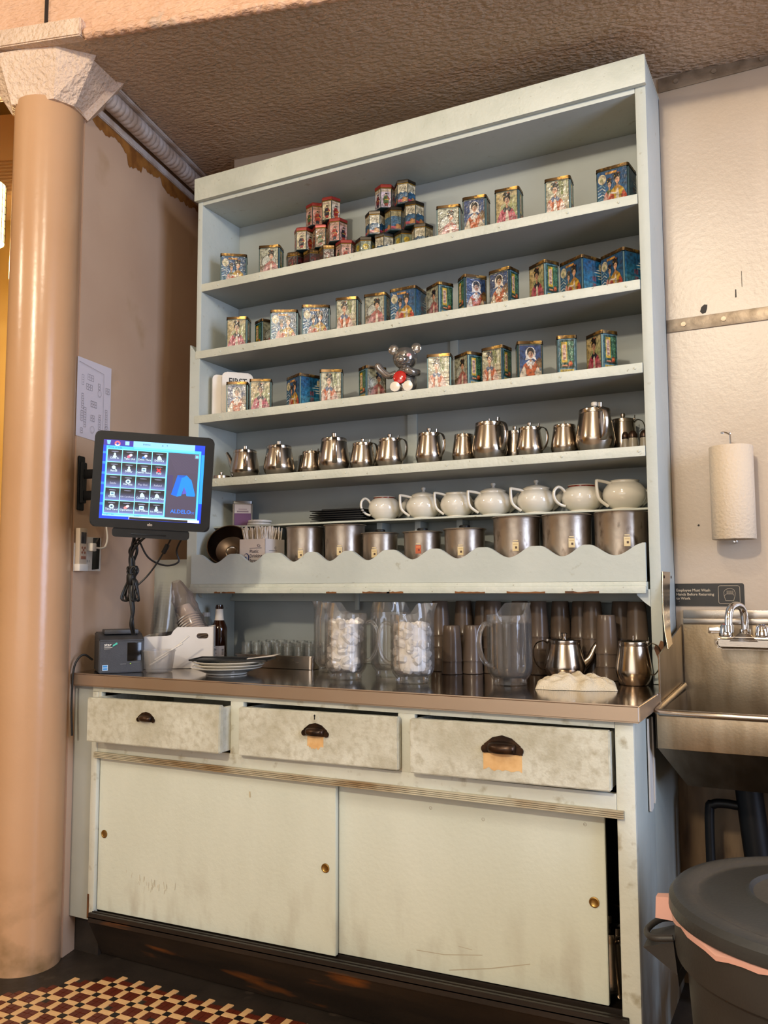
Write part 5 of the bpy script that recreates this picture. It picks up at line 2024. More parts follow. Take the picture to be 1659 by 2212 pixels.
def sleeve(name, label, base, d, n_, pitch, prof, mat, bagr, L):
    """A leaning sleeve of nested cups in a thin bag."""
    d = Vector(d).normalized()
    q = Vector((0, 0, 1)).rotation_difference(d)
    c0 = None
    for k in range(n_):
        if c0 is None:
            b = B()
            lathe(b, prof, 28, cap=False)
            o = c0 = mk(name, b, mat, None, angle=30)
        else:
            o = inst(name, c0)
        o.location = Vector(base) + d * (k * pitch)
        o.rotation_mode = 'QUATERNION'
        o.rotation_quaternion = q
        tag(o, label % NTH[n_ - 1 - k], 'cup', label.split(' in the ')[-1])


# clear cups, open ends down, leaning
sleeve('clear_cup', '%s clear plastic cup from the top in the left leaning sleeve', (.012, -.176, ZT + .040), (.09, .03, 1), 16, .0102,
       [(.0475, .002), (.0490, .0), (.0490, .003), (.0468, .006), (.0445, .05), (.0325, .104), (0, .104)], m_cupclear, .05, .2)
sleeve('paper_cup', '%s white paper cup from the top in the right leaning sleeve', (.146, -.100, ZT + .042), (-.50, -.03, .80), 17, .0092,
       [(.036, .001), (.0415, .0), (.0425, .002), (.0415, .0042), (.036, .004), (.030, .045), (0, .045)], m_paper, .05, .2)
for nm, lab, base_, top_, r0, r1 in (('cup_bag', 'thin clear bag wrapping the leaning white paper cups', (.128, -.102, ZT + .075), (.006, -.100, ZT + .300), .048, .036),):
    b = B()
    A, C = Vector(base_), Vector(top_)
    sp = [A.lerp(C, k / 16) for k in range(17)]
    tube(b, sp, [(r0 + (r1 - r0) * k / 16) * (1 if k < 13 else 1 - .14 * (k - 12)) + .002 * math.sin(k * 2.3) for k in range(17)], 22, cap=False)
    rb = random.Random(2)
    for v in b.verts:
        v.co += Vector((rb.uniform(-1, 1), rb.uniform(-1, 1), rb.uniform(-1, 1))) * .0022
    o = mk(nm, b, m_bag, None, angle=180)
    tag(o, lab, 'bag')

# clear deli tub with straws
t = thing('plastic_tub', 'small clear plastic tub in front of the white bin', 'tub', (.130, -.318, ZT))
b = B()
lathe(b, [(0, .001), (.040, .001), (.043, .004), (.051, .066), (.0535, .067), (.0535, .072), (.0505, .072), (.0415, .005), (0, .004)], 36, cap=False)
mk('tub', b, m_tub, t, angle=40)
for k, (lab, p, q) in enumerate((('white straw with a dark tip leaning out of the clear tub', (.117, -.310, ZT + .030), (.207, -.262, ZT + .116)), ('short white straw leaning out of the clear tub', (.122, -.330, ZT + .040), (.200, -.285, ZT + .093)),
                                  ('white straw lying inside the clear tub', (.104, -.334, ZT + .022), (.158, -.310, ZT + .056)))):
    b = B()
    tube(b, [p, q], .0026, 8)
    o = mk('straw', b, [m_white, m_black], None)
    tag(o, lab, 'straw')

# ------------------------------------------------------------------ till monitor on its wall arm
yw, pt_, rl = 0.623, -0.062, -0.051
n_ = Vector((math.sin(yw) * math.cos(pt_), -math.cos(yw) * math.cos(pt_), math.sin(pt_)))
r1 = Vector((math.cos(yw), math.sin(yw), 0))
u1 = r1.cross(-n_).normalized()
r2 = r1 * math.cos(rl) + u1 * math.sin(rl)
u2 = u1 * math.cos(rl) - r1 * math.sin(rl)
MM = Matrix((r2, -n_, u2)).transposed().to_4x4()
mon = thing('till_monitor', 'black touchscreen till monitor with a lit blue screen on a wall arm', 'monitor')
mon.matrix_world = Matrix.Translation((0.264, -0.513, 1.505)) @ MM
b = B()
prism(b, rrect(-.18, .18, -.148, .148, .017, 6), 0, .030)
bmesh.ops.bevel(b, geom=[e for e in b.edges if abs(e.verts[0].co.y) < 1e-6 and abs(e.verts[1].co.y) < 1e-6], offset=.004, segments=2, affect='EDGES')
prism(b, rrect(-.13, .13, -.11, .11, .02, 4), .030, .055)
mk('housing', b, m_black, mon, angle=50)
b = B()
prism(b, rrect(-.112, .118, -.176, -.146, .010, 4), .006, .040)
tube(b, [(.096, .0058, -.157), (.096, .0052, -.157)], .0022, 8)
mk('card_reader', b, m_black, mon, angle=50)
b = B()
box(b, -.055, .050, .003, .008, -.166, -.163)
mk('reader_slot', b, m_blackgloss, mon)
P = Print(0.00001)
SW, SH = .306, .243


def uv(a, c):
    return (-SW / 2 + a * SW, SH / 2 - .0 - c * SH)


def R4(a0, a1, c0, c1, colr, same=False):
    (xa, zb_), (xb, za) = uv(a0, c0), uv(a1, c1)
    P.rect(xa, xb, za, zb_, colr, same)


R4(0, 1, 0, 1, '#0a3fd8')
for k in range(6):
    R4(0, .04, .15 + k * .13, .18 + k * .13, '#2f86ff')
R4(.97, 1, .12, .75, '#1f9dff')
R4(0, .29, 0, .07, '#3a2a9c')
P.poly([uv(.03, .01), uv(.07, .01), uv(.062, .06), uv(.038, .06)], '#7fc8e8')
P.ell(*uv(.135, .045), .0088, .0088, '#f06a74')
P.poly([uv(.135, .045), uv(.107, .06), uv(.135, .083), uv(.163, .06)], '#f0f0f0')
P.ell(*uv(.135, .045), .0040, .0040, '#2440b0')
P.rect(*[v for v in (uv(.21, 0)[0], uv(.25, 0)[0], uv(0, .06)[1], uv(0, .01)[1])], '#9adcf4')
R4(.29, .90, .0, .075, '#8fcdf0')
P.text('menu', *uv(.42, .045), .010, '#2a5a80')
P.text('x   +', *uv(.60, .045), .010, '#2a5a80')
R4(.03, .965, .075, .965, '#4cc6ff')
R4(.30, .90, .075, .10, '#6ad4ff')
P.text('Point of Sale', *uv(.05, .105), .008, '#1a4a70', 'L')
R4(.04, .632, .115, .935, '#8df0ff')
names = ('Dine In', 'Take Out', 'Drive Thru', 'Delivery', 'Recall', 'Driver', 'Delivery Status', 'Void', 'Settle', 'No Sale', 'Pay Out', 'Refund', 'Credit', 'Gift Certificate', 'Cashier In', 'Cashier Out', 'Time Card', 'Operations', 'Back Office', 'Exit Program')
P.k += 1
k0 = P.k
for i in range(20):
    c, r_ = i % 4, i // 4
    a, v = .046 + c * .1462, .122 + r_ * .1625
    for q in range(10):
        g = q / 9
        colr = '#%02x%02x%02x' % tuple(int(o_ + (p_ - o_) * max(0, g - .25) / .75) for o_, p_ in ((30, 116), (28, 128), (34, 190)))
        R4(a, a + .139, v + .0153 * q, v + .0153 * (q + 1), colr, True)
P.k += 1
for i in range(20):
    c, r_ = i % 4, i // 4
    a, v = .046 + c * .1462, .122 + r_ * .1625
    P.ell(*uv(a + .07, v + .026), .0115, .0016, '#7a7a94', n=10, same=True)
    if i not in (8, 10, 11, 13):
        ic = {1: '#f0708c', 2: '#4a86d8', 7: '#ff3a44', 17: '#f08a8a'}.get(i, '#c8ecf4')
        x, z = uv(a + .07, v + .072)
        if i == 7:
            P.line([(x - .006, z - .005), (x + .006, z + .006)], .004, ic)
            P.line([(x - .006, z + .006), (x + .006, z - .005)], .004, ic)
        elif i == 4:
            P.ell(x - .001, z + .002, .0058, .0058, ic)
            P.line([(x + .002, z - .001), (x + .008, z - .007)], .003, ic)
        elif i in (3, 14, 15):
            P.poly([(x - .007, z - .006), (x + .008, z - .006), (x + .005, z + .002), (x - .001, z + .008), (x - .006, z + .003)], ic)
        elif i in (6, 18, 12):
            P.rect(x - .007, x + .007, z - .006, z + .006, ic)
            P.rect(x - .004, x + .004, z - .002, z + .003, '#5a8aa8')
        elif i in (16, 9):
            P.ell(x, z, .0078, .007, ic)
            P.ell(x, z, .0035, .003, '#3a5a78')
        elif i in (2, 17, 1):
            P.ell(x - .002, z - .001, .007, .004, ic, .4)
            P.ell(x + .003, z + .003, .005, .004, '#e8e0f0', .4)
        else:
            P.ell(x, z + .003, .0035, .0045, ic)
            P.ell(x, z - .004, .006, .004, ic)
    P.text(names[i], *uv(a + .07, v + (.118 if i not in (8, 10, 11, 13) else .112)), .0085 if len(names[i]) < 12 else .0068, '#cfe4ec' if i not in (8, 10, 11, 13) else '#a8acc4', bold=True)
R4(.640, .945, .115, .945, '#4b4256')
P.k += 1
for q in range(26):
    a = .640 + q * .0117
    P.line([uv(a, .115), uv(min(.945, a + .09), .115 + .83 * min(1, (.945 - a) / .09) * .3)], .0006, '#574c66')
R4(.64, .70, .40, .60, '#453a63')
P.poly([uv(.745, .395), uv(.835, .395), uv(.885, .455), uv(.930, .640), uv(.925, .660), uv(.845, .660), uv(.815, .545), uv(.79, .660), uv(.75, .672), uv(.69, .650)], '#0b86f0')
P.poly([uv(.745, .395), uv(.79, .41), uv(.745, .665), uv(.69, .650)], '#0a64e8')
P.poly([uv(.745, .395), uv(.835, .395), uv(.80, .425), uv(.765, .425)], '#0a58c0')
P.poly([uv(.815, .545), uv(.845, .625), uv(.80, .640)], '#5a54c0')
P.text('ALDELO', *uv(.795, .885), .0168, '#2f78f0', bold=True)
P.text('POS', *uv(.905, .885), .0095, '#3a6ac8', bold=True)
R4(.905, .945, .125, .175, '#7a86a8')
P.ell(*uv(.925, .15), .004, .004, '#7ae8d8')
R4(.03, .965, .945, .965, '#9adcf8')
P.text('12:40:15 PM', *uv(.045, .955), .006, '#1a4a8a', 'L')
P.text('Station 1', *uv(.34, .955), .006, '#1a4a8a', 'L')
R4(.29, .985, .963, .997, '#f0f4f8')
R4(.295, .87, .968, .997, '#221d1c')
R4(.985, 1.0, .95, 1.0, '#0a2fd0')
P.build('screen', m_screen, mon, (0, -.0004, 0), None)['label'] = 'lit blue touchscreen of black buttons'
P = Print()
P.text('elo', 0, -.1375, .0125, '#b8aca0', bold=True)
P.build('maker_mark', m_flat, mon, (0, -.0003, 0))
arm = thing('monitor_arm', 'black double bar wall arm carrying the till monitor', 'arm', (0, 0, 0))
b = B()
q = []
for z in (1.438, 1.622):
    for s_, d in ((.004, .003), (.040, .003), (.040, .010), (.004, .010)):
        q.append(wl(s_, z, d))
hexa(b, q, .002)
q = []
for z in (1.462, 1.600):
    for s_, d in ((.010, .010), (.034, .010), (.034, .022), (.010, .022)):
        q.append(wl(s_, z, d))
hexa(b, q, .002)
mk('wall_plate', b, m_black, arm)
for z in (1.560, 1.487):
    b = B()
    tube(b, [wl(.020, z, .020), (.05, -.430, z - .002), (.222, -.452, z - .006)], .016, 8, .004, side=(0, 0, 1))
    mk('arm_bar', b, m_black, arm)
b = B()
box(b, -.06, .06, .0555, .066, -.06, .06, .003)
bmesh.ops.transform(b, matrix=Matrix.Translation((0.264, -0.513, 1.505)) @ MM, verts=b.verts[:])
mk('monitor_plate', b, m_black, arm)

# hanging cable bundle
cb = thing('cable_bundle', 'tied bundle of black cables hanging from the till monitor to the printer', 'cable', (0, 0, 0))
rc = random.Random(4)
for k in range(6):
    j = lambda a: rc.uniform(-a, a)
    x0, y0 = .108, -.430
    pts = [(x0 + .035 + j(.03), y0 + j(.015), 1.352), (x0 + .004 + j(.012), y0 + j(.01), 1.300), (x0 + j(.010), y0 + j(.01), 1.26), (x0 + j(.006), y0 + j(.006), 1.205), (x0 + j(.010), y0 + j(.008), 1.17), (x0 + .008 + j(.006), y0 + j(.006), 1.11), (x0 + .004 + j(.004), y0 + j(.004), 1.06), (x0 - .004 + j(.003), y0 + .018 + j(.003), 1.028)]
    b = B()
    tube(b, spline(pts, 6), .0036 + .0010 * (k % 2), 8)
    mk('cable', b, m_cable, cb)
for k in range(9):
    j = lambda a: rc.uniform(-a, a)
    side = 1 if k % 3 else -1
    x0, y0 = .108, -.432
    pts = [(x0 + j(.005), y0, 1.215), (x0 + side * (.018 + j(.006)), y0 + j(.01), 1.195), (x0 + side * (.034 + j(.012)) * (1 if side < 0 else .6), y0 + j(.01), 1.15 + j(.01)), (x0 + side * .014, y0 + j(.01), 1.140), (x0 + j(.004), y0 + j(.006), 1.175), (x0 + j(.006), y0 + j(.01), 1.23 + j(.01)), (x0 + side * .020, y0 + j(.01), 1.235 + j(.01)), (x0 + j(.004), y0, 1.20)]
    b = B()
    tube(b, spline(pts, 6), .0034, 8)
    mk('cable_loop', b, m_cable, cb)
b = B()
lathe(b, [(.012, 0), (.015, .004), (.015, .030), (.012, .034)], 16, c=(.108, -.432, 1.188))
mk('tie', b, m_black, cb)
for lab, pts, rr_ in (('black power cord drooping right of the cable bundle under the till monitor', [(.128, -.425, 1.335), (.150, -.40, 1.275), (.185, -.36, 1.250), (.215, -.33, 1.262), (.215, -.34, 1.30), (.26, -.36, 1.348)], .003),
                      ('black cord with a ferrite lump sloping from the till monitor to the bundle', [(.255, -.405, 1.345), (.215, -.395, 1.300), (.18, -.395, 1.255), (.15, -.405, 1.215), (.128, -.425, 1.185)], .0028)):
    b = B()
    tube(b, spline(pts, 7), rr_, 8)
    if 'ferrite' in lab:
        tube(b, [(.226, -.397, 1.314), (.208, -.395, 1.290)], .0075, 12)
    tag(mk('cord', b, m_cable, None), lab, 'cord')
b = B()
tube(b, spline([(-.070, -.415, .940), (-.082, -.440, .958), (-.092, -.458, .945), (-.098, -.470, .905), (-.098, -.474, .80), (-.094, -.472, .70)], 6), .0035, 8)
tag(mk('cord', b, m_cable, None), 'dark cord leaving the printer and dropping beside the column', 'cord')

# receipt printer
pr = thing('receipt_printer', 'charcoal receipt printer with a blue sticker at the left end of the worktop', 'printer', (-.022, -.347, ZT), math.radians(51))
b = B()
prism(b, [(-.085, .001), (.075, .001), (.075, .128), (.02, .131), (-.02, .124), (-.075, .112), (-.083, .106)], -.071, .071, 'x')
bmesh.ops.bevel(b, geom=b.edges[:], offset=.003, segments=2, affect='EDGES')
mk('housing', b, m_charcoal, pr, angle=40)
b = B()
box(b, -.052, .058, -.045, .03, .124, .139, .004)
mk('paper_lid', b, m_charcoal, pr)
b = B()
box(b, .018, .062, -.0866, -.080, .038, .098, .001)
mk('slot_cover', b, m_blackgloss, pr)
P = Print()
P.text('star', -.056, .088, .015, '#d8d4cc', 'L', True)
P.rect(-.056, -.030, .083, .0845, '#b8b4ac')
P.rect(-.056, -.036, .0785, .080, '#98948c')
P.poly([(-.030, .086), (-.014, .094), (-.016, .100), (-.028, .092)], '#4ac0a8')
P.rect(-.060, -.043, .010, .028, '#c8dcec')
P.rect(-.0585, -.0445, .0115, .0265, '#3a86c8')
P.rect(-.0585, -.0445, .018, .0195, '#c8dcec')
P.ell(.028, .030, .002, .002, '#a8d048')
P.rect(.030, .060, .032, .036, '#4a4c4c')
P.rect(-.004, .014, .028, .030, '#6a6a6a')
o = P.build('front_print', m_flat, pr, (0, -.0862, 0))

# things on the left wall
def on_wall(s_, z, d=0.001):
    return Matrix.Translation(wl(s_, z, d)) @ Matrix((WD, -WN, Vector((0, 0, 1)))).transposed().to_4x4()


t = thing('seating_plan', 'white paper seating plan of boxes and circles taped to the tan wall', 'paper')
t.matrix_world = on_wall(.105, 1.69)
P = Print(.00006)
P.poly([(-.112, 0), (.098, -.002), (.099, .280), (-.112, .272)], '#d9cfd4')
ink = '#5c5560'
for x, z, c, r_, v in ((-.085, .215, 1, 2, 1), (-.050, .225, 3, 1, 0), (-.058, .190, 3, 1, 0), (-.085, .150, 1, 3, 1), (.015, .205, 1, 1, 0), (-.070, .105, 1, 4, 1), (-.030, .135, 3, 1, 0), (.020, .095, 1, 4, 1), (-.030, .085, 2, 1, 0), (-.090, .090, 1, 2, 1), (-.090, .030, 1, 1, 1), (.016, .030, 1, 1, 0), (.060, .200, 2, 1, 0), (.060, .120, 1, 4, 1)):
    for i in range(c):
        for k in range(r_):
            w_, h_ = (.012, .020) if not v else (.013, .017)
            P.frame(x + i * w_, x + (i + 1) * w_, z - (k + 1) * h_, z - k * h_, .0009, ink)
            P.rect(x + (i + .42) * w_, x + (i + .6) * w_, z - (k + .6) * h_, z - (k + .4) * h_, ink)
for x, z, r_ in ((.020, .170, .011), (-.020, .035, .011), (.070, .050, .011)):
    P.line([(x + r_ * math.cos(2 * PI * k / 20), z + r_ * 1.1 * math.sin(2 * PI * k / 20)) for k in range(21)], .0009, ink)
P.line([(-.108, .255), (.045, .245), (.045, .02)], .0009, ink)
P.build('sheet', m_flat, t)
b = B()
box(b, -.112, .098, .0002, .0006, .001, .272)
mk('backing', b, m_paper, t, smooth=False)

t = thing('wall_outlet', 'white two-gang wall outlet half covered with black tape', 'outlet')
t.matrix_world = on_wall(.102, 1.294)
b = B()
prism(b, rrect(-.055, .052, -.058, .058, .005, 3), -.006, 0)
mk('plate', b, m_white, t, angle=50)
b = B()
prism(b, [(-.002, -.054), (.040, -.050), (.044, .058), (.002, .056)], -.0075, -.006)
mk('black_tape', b, m_blackgloss, t, smooth=False, label='strip of black tape')
for z in (.022, -.026):
    b = B()
    prism(b, rrect(-.044, -.014, z - .017, z + .017, .009, 4), -.0085, -.006)
    o = mk('socket', b, m_white, t, angle=50)
    b2 = B()
    for x in (-.035, -.024):
        box(b2, x - .001, x + .001, -.0088, -.0084, z - .004, z + .005)
    mk('slot', b2, m_black, o)
t = thing('wall_plug', 'pale plug with its cord in the top socket of the wall outlet', 'plug')
t.matrix_world = on_wall(.102, 1.294)
b = B()
box(b, -.042, -.016, -.032, -.009, .008, .036, .004)
mk('plug', b, m_white, t)
b = B()
tube(b, spline([(-.018, -.022, .022), (.010, -.030, .020), (.040, -.030, .028), (.062, -.024, .060), (.072, -.012, .110), (.078, -.006, .17)], 6), .0032, 8)
mk('cord', b, m_white, t)
t = thing('remote_control', 'beige remote control in a wall holder beside the outlet', 'remote')
t.matrix_world = on_wall(.022, 1.308)
b = B()
box(b, -.022, .022, -.022, -.004, -.062, .070, .004)
mk('body', b, M('remote_plastic', '#b9a894', .45), t)
b = B()
box(b, -.015, .015, -.0228, -.021, .018, .056, .001)
mk('display', b, M('remote_display', '#3c3a3c', .15), t)
b = B()
for x, z in ((-.008, .004), (.008, .004), (-.008, -.012), (.008, -.012), (0, -.004)):
    tube(b, [(x, -.0215, z), (x, -.0232, z)], .0042, 10)
box(b, -.014, .014, -.0232, -.0215, -.034, -.024, .0005)
mk('buttons', b, M('remote_button', '#8a5a48', .5), t)
b = B()
box(b, -.026, .026, -.026, -.001, -.074, -.050, .004)
box(b, -.026, .026, -.004, -.001, -.074, .02, .001)
mk('holder', b, m_white, t)

# ------------------------------------------------------------------ right of the shelf unit
# loose steel sheet on the side of the shelf unit
t = thing('steel_flap', 'loose stainless sheet curling off the right side of the shelf unit', 'sheet', (0, 0, 0))
b = B()
rows = []
for z, xo, y0, y1 in ((1.218, .001, .002, .135), (1.15, .002, -.012, .110), (1.10, .004, -.028, .085), (1.05, .010, -.045, .050), (1.005, .020, -.065, .012)):
    rows.append([b.verts.new((1.6915 + xo + o_, y, z + (.012 * (y - y0) / .1 if z < 1.02 else 0))) for o_ in (0, .0012) for y in (y0, y1)])
for A, C in zip(rows, rows[1:]):
    for i, j in ((0, 1), (1, 3), (3, 2), (2, 0)):
        b.faces.new((A[i], A[j], C[j], C[i]))
b.faces.new(rows[0])
b.faces.new(rows[-1])
mk('sheet', b, m_steel, t, angle=60)
for y in (.025, .145):
    b = B()
    lathe(b, [(0, .002), (.003, .002), (.005, 0)], 10)
    o = mk('screw', b, m_bronze, t)
    o.location = (1.694, y, 1.203)
    o.rotation_euler = (0, PI / 2, 0)
t = thing('white_strip', 'split white plastic strip hanging on the cabinet side beside the sink', 'strip', (1.689, -.285, .62))
b = B()
prism(b, [(0, .0), (.010, -.004), (.040, 0), (.040, .225), (0, .225)], .001, .005, 'x')
mk('strip', b, m_white, t)
b = B()
prism(b, [(.044, .01), (.056, .02), (.060, .09), (.056, .20), (.044, .225)], .004, .008, 'x')
mk('torn_strip', b, m_white, t)

sg = thing('hand_wash_sign', 'black sign with pale letters reading Employee Must Wash Hands', 'sign', (1.781, YB - .001, 1.150))
b = B()
prism(b, rrect(-.104, .106, -.034, .034, .005, 3), -.004, 0)
mk('plate', b, M('sign_black', '#1b1814', .4, col2='#241f19', vs=20), sg, angle=50)
P = Print()
tc_ = '#b7a58c'
for k, l in enumerate(('Employee Must Wash', 'Hands Before Returning', 'to Work')):
    P.text(l, -.088, .010 - k * .0125, .0112, tc_, 'L', True)
pts = rrect(.034, .094, -.027, .027, .006, 4)
P.line(pts + [pts[0]], .0011, tc_)
hand = [(.054, -.018), (.050, -.004), (.049, .008), (.053, .014), (.060, .018), (.070, .019), (.078, .015), (.081, .006), (.080, -.004), (.076, -.018), (.054, -.018)]
P.line(hand, .0009, tc_)
for x in (.057, .062, .067, .072):
    P.rect(x, x + .0042, .002, .012, '#6a5f50')
P.line([(.050, -.004), (.056, .002), (.074, .002), (.078, -.002)], .0008, tc_)
P.text('.', -.080, -.021, .012, tc_)
P.build('lettering', m_flat, sg, (0, -.0042, 0))

# paper towel roll on its wire holder
tw = thing('paper_towel_roll', 'white paper towel roll hanging upright on the cream wall', 'paper towel', (1.872, .168, 1.312))
b = B()
lathe(b, [(.021, 0), (.0598, 0), (.0610, .0015), (.0610, .2725), (.0598, .274), (.021, .274)], 48)
mk('roll', b, m_towelroll, tw, angle=40)
b = B()
lathe(b, [(.019, .001), (.021, .001), (.021, .273), (.019, .273)], 24)
mk('core', b, M('core_card', '#8a7252', .8), tw)
th = thing('towel_holder', 'chrome wire holder with a curled top carrying the paper towel roll', 'holder', (1.872, .168, 1.312))
b = B()
tube(b, spline([(0, 0, -.006), (0, 0, .15), (0, 0, .300), (-.004, -.004, .312), (-.016, -.014, .317), (-.022, -.022, .314), (-.016, -.026, .312)], 6), .0026, 8)
tube(b, [(0, 0, -.006), (0, .080, -.006), (0, .080, .02)], .0026, 8)
tube(b, [(0, 0, .286), (0.008, .040, .288), (0.008, .080, .288)], .0026, 8)
mk('wire', b, m_chrome, th)

# hand sink
sk = thing('hand_sink', 'stainless steel wall-hung hand sink right of the cabinet', 'sink', (0, 0, 0))
X0, X1, YFS = 1.712, 2.55, -0.288
b = B()
box(b, X0, X1, YFS, YFS + .004, .776, .862, .001)
box(b, X0, X0 + .004, YFS, .245, .776, .862, .001)
box(b, X0, X1, .235, .245, .72, 1.066, .001)
mk('apron', b, m_sink, sk)
b = B()
tube(b, [(X0 + .002, .20, .880), (X0 + .002, -.2, .868), (X0 + .002, YFS + .01, .864), (X0 + .012, YFS, .864), (1.9, YFS, .864), (X1, YFS, .864)], .0085, 12)
mk('rim', b, m_steel, sk)
b = B()
hexa(b, [(X0 + .05, -.14, .66), (X1, -.14, .66), (X1, .23, .66), (X0 + .05, .23, .66), (X0 + .002, YFS + .002, .777), (X1, YFS + .002, .777), (X1, .235, .777), (X0 + .002, .235, .777)])
bmesh.ops.delete(b, geom=[f for f in b.faces if f.calc_center_median().z > .775], context='FACES')
mk('basin', b, m_sink, sk, smooth=False)
b = B()
box(b, X0, X1, .236, .249, 1.078, 1.104, .002)
box(b, X0, X1, .228, .249, 1.062, 1.078, .002)
mk('wall_flange', b, m_steel, sk)
b = B()
prism(b, [(-.178, .874), (.245, .886), (.245, 1.060), (-.178, .996)], X0 - .008, X0 - .004, 'x')
mk('side_splash', b, m_sink, sk, smooth=False)
b = B()
tube(b, [(X0 - .006, -.178, .874), (X0 - .006, -.178, .996)], .0025, 8)
mk('splash_edge', b, m_steel, sk)
fc = thing('faucet', 'chrome wall faucet with two handles over the hand sink', 'faucet', (1.888, .175, 1.015))
b = B()
pts = [(-.074, -.012), (-.064, -.020), (.104, -.020), (.104, .016), (-.064, .016), (-.074, .010)]
prism(b, pts, -.052, .058)
bmesh.ops.bevel(b, geom=b.edges[:], offset=.008, segments=3, affect='EDGES')
mk('body', b, m_steel, fc, angle=50)
b = B()
hexa(b, [(-.036, -.056, .004), (.040, -.056, .004), (.030, .02, .004), (-.026, .02, .004), (-.012, -.03, .026), (.014, -.03, .026), (.014, .01, .026), (-.012, .01, .026)])
mk('shoulder', b, m_steel, fc, smooth=False)
for x, capm, nm in ((-.046, m_red, 'red'), (.050, M('blue_cap', '#2a2a3a', .2), 'dark')):
    b = B()
    lathe(b, [(.019, .016), (.020, .020), (.0165, .044), (.012, .050), (0, .051)], 18, c=(x, -.03, 0), cap=False)
    hnd = mk('handle', b, m_chrome, fc)
    b = B()
    lathe(b, [(.0095, .050), (.009, .0525), (0, .053)], 14, c=(x, -.03, 0), cap=False)
    mk('handle_cap', b, capm, hnd, label=nm + ' handle cap')
b = B()
box(b, -.094, -.056, -.036, -.026, .024, .042, .002)
mk('lever', b, m_chrome, fc)
b = B()
tube(b, spline([(.004, -.012, .022), (.004, -.012, .060), (.000, -.018, .094), (-.014, -.036, .106), (-.028, -.060, .098), (-.034, -.072, .070), (-.034, -.074, .038)], 7), .0105, 14)
mk('spout', b, m_chrome, fc)
b = B()
lathe(b, [(.0125, .030), (.0135, .031), (.0135, .050), (.0125, .051)], 18, c=(-.034, -.074, 0))
mk('spout_tip', b, m_chrome, fc)
b = B()
lathe(b, [(.015, .020), (.016, .022), (.016, .036), (.014, .038)], 18, c=(.004, -.012, 0))
mk('spout_ring', b, m_chrome, fc)
dp = thing('drain_pipe', 'black drain pipe dropping from the sink to the floor', 'pipe', (0, 0, 0))
b = B()
tube(b, [(1.885, .10, .66), (1.900, .10, .50), (1.925, .10, .25), (1.945, .10, .001)], .036, 18)
mk('pipe', b, m_black, dp)
b = B()
lathe(b, [(.045, 0), (.045, .03), (.040, .034)], 18, c=(1.887, .10, .618))
mk('collar', b, m_bronze, dp)
b = B()
tube(b, spline([(1.99, .12, .66), (1.985, .12, .45), (1.99, .12, .2), (1.99, .12, .001)], 4), .012, 10)
tag(mk('supply_pipe', b, m_black, None), 'thin dark supply pipe right of the drain pipe under the sink', 'pipe')
b = B()
tube(b, spline([(1.862, .10, .566), (1.82, .10, .568), (1.795, .10, .562), (1.784, .10, .535), (1.784, .10, .30), (1.784, .10, .001)], 6), .013, 12)
tag(mk('elbow_pipe', b, m_black, None), 'dark elbowed pipe left of the drain pipe under the sink', 'pipe')

# trash can
BX, BY = 2.085, -.765
tb = thing('trash_can', 'round dark grey trash can with lid in front of the sink', 'trash can', (BX, BY, 0), 0)
b = B()
lathe(b, [(0, .001), (.205, .001), (.212, .006), (.245, .50), (.262, .505), (.264, .520), (.264, .575), (.258, .578), (.245, .575), (.21, .02), (0, .02)], 64, cap=False)
mk('body', b, m_bin, tb, angle=35)
b = B()
lathe(b, [(.255, .573), (.268, .570), (.2685, .578), (.262, .586), (.255, .586)], 64, cap=False)
for v in b.verts:
    a = math.atan2(v.co.y, v.co.x)
    v.co.z += .004 * math.sin(a * 9) + .003 * math.sin(a * 23)
hexa(b, [(-.300, -.012, .545), (-.266, -.014, .545), (-.266, .014, .545), (-.300, .012, .545), (-.298, -.011, .584), (-.262, -.013, .588), (-.262, .013, .588), (-.298, .011, .584)])
mk('bag_edge', b, m_pink, tb, label='pink bin bag edge under the lid')
b = B()
lathe(b, [(.258, .584), (.271, .584), (.273, .588), (.272, .606), (.264, .616), (.245, .621), (.225, .614), (.218, .612), (.205, .616), (.14, .622), (.132, .628), (.125, .622), (.06, .622), (0, .624)], 72, cap=False)
ld = mk('lid', b, m_binlid, tb, angle=35)
b = B()
for a in (-1.65, 1.5):
    for k in range(9):
        t0_, t1_ = a - .18 + k * .04, a - .18 + (k + 1) * .04
        hexa(b, [(.268 * math.cos(t0_), .268 * math.sin(t0_), .580), (.284 * math.cos(t0_), .284 * math.sin(t0_), .580), (.284 * math.cos(t1_), .284 * math.sin(t1_), .580), (.268 * math.cos(t1_), .268 * math.sin(t1_), .580),
                 (.266 * math.cos(t0_), .266 * math.sin(t0_), .606), (.280 * math.cos(t0_), .280 * math.sin(t0_), .604), (.280 * math.cos(t1_), .280 * math.sin(t1_), .604), (.266 * math.cos(t1_), .266 * math.sin(t1_), .606)])
bmesh.ops.remove_doubles(b, verts=b.verts, dist=.0005)
mk('lid_grip', b, m_binlid, ld)
b = B()
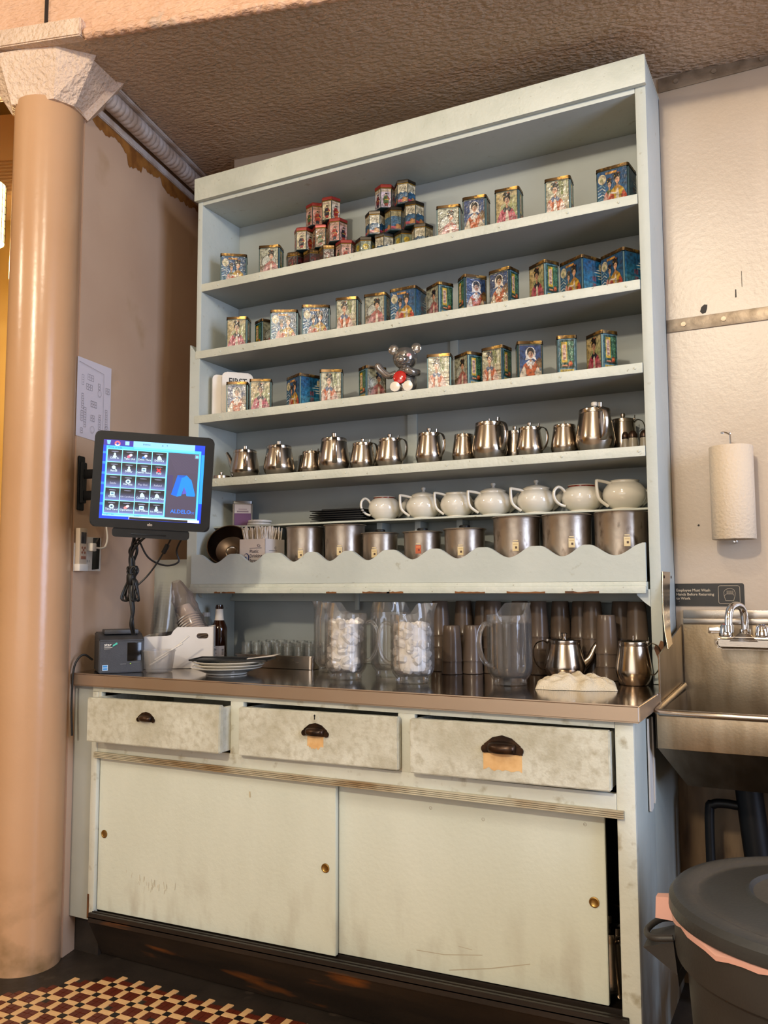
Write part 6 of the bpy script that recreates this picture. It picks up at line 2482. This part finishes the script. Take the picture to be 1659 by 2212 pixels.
for sx in (-1,):
    hexa(b, [(sx * .255, -.045, .44), (sx * .250, .045, .44), (sx * .252, .045, .46), (sx * .257, -.045, .46), (sx * .262, -.050, .52), (sx * .262, .050, .52), (sx * .318, .045, .50), (sx * .318, -.045, .50)])
    tube(b, spline([(sx * .262, -.052, .528), (sx * .300, -.050, .522), (sx * .318, 0, .516), (sx * .300, .050, .522), (sx * .262, .052, .528)], 5), .006, 10)
mk('handle', b, m_bin, tb)

# pots just inside the open end of the base cabinet
steel_pot('steel teapot in the dark gap at the open end of the base cabinet', (1.583, -.300, .1425), .060, .185, -48, None, 'cap', group='steel pots inside the base cabinet')
steel_pot('tall steel teapot at the back of the dark gap in the base cabinet', (1.590, -.130, .1425), .062, .200, 200, None, 'cap', group='steel pots inside the base cabinet')

# ------------------------------------------------------------------ seen past the column
al = thing('air_conditioner', 'beige ribbed air conditioner high up left of the column', 'air conditioner', (-1.70, .66, 3.31), math.radians(20))
b = B()
prism(b, rrect(-.9, .03, .0, .46, .06, 5), -.10, .20)
mk('housing', b, M('ac_plastic', '#a88a68', .5), al, angle=50)
b = B()
for k in range(9):
    box(b, -.9, .012, -.106, -.099, .02 + k * .020, .030 + k * .020, .001)
mk('louvres', b, M('ac_louvre', '#8e7254', .5), al)
lp = thing('hanging_lamp', 'glowing yellow mesh lamp hanging left of the column', 'lamp', (-1.366, .094, 2.79))
b = B()
lathe(b, [(.088, .02), (.090, .02), (.090, .30), (.088, .30)], 32, cap=False)
mk('shade', b, m_lightface, lp)
b = B()
for k in range(9):
    lathe(b, [(.092, .02 + k * .035), (.094, .0205 + k * .035), (.092, .021 + k * .035)], 32, cap=False)
for k in range(22):
    a = 2 * PI * k / 22
    tube(b, [(.093 * math.cos(a), .093 * math.sin(a), .02), (.093 * math.cos(a), .093 * math.sin(a), .30)], .0015, 5)
mk('wire_mesh', b, m_bronze, lp)
b = B()
ball(b, (0.02, 0.01, 0.0), .045, n=16)
mk('bulb', b, M('bulb_glow', '#fff0cc', .5, emit=22.0), lp)
b = B()
tube(b, [(0, 0, .28), (0, 0, 1.209)], .004, 8)
mk('rod', b, m_bronze, lp)
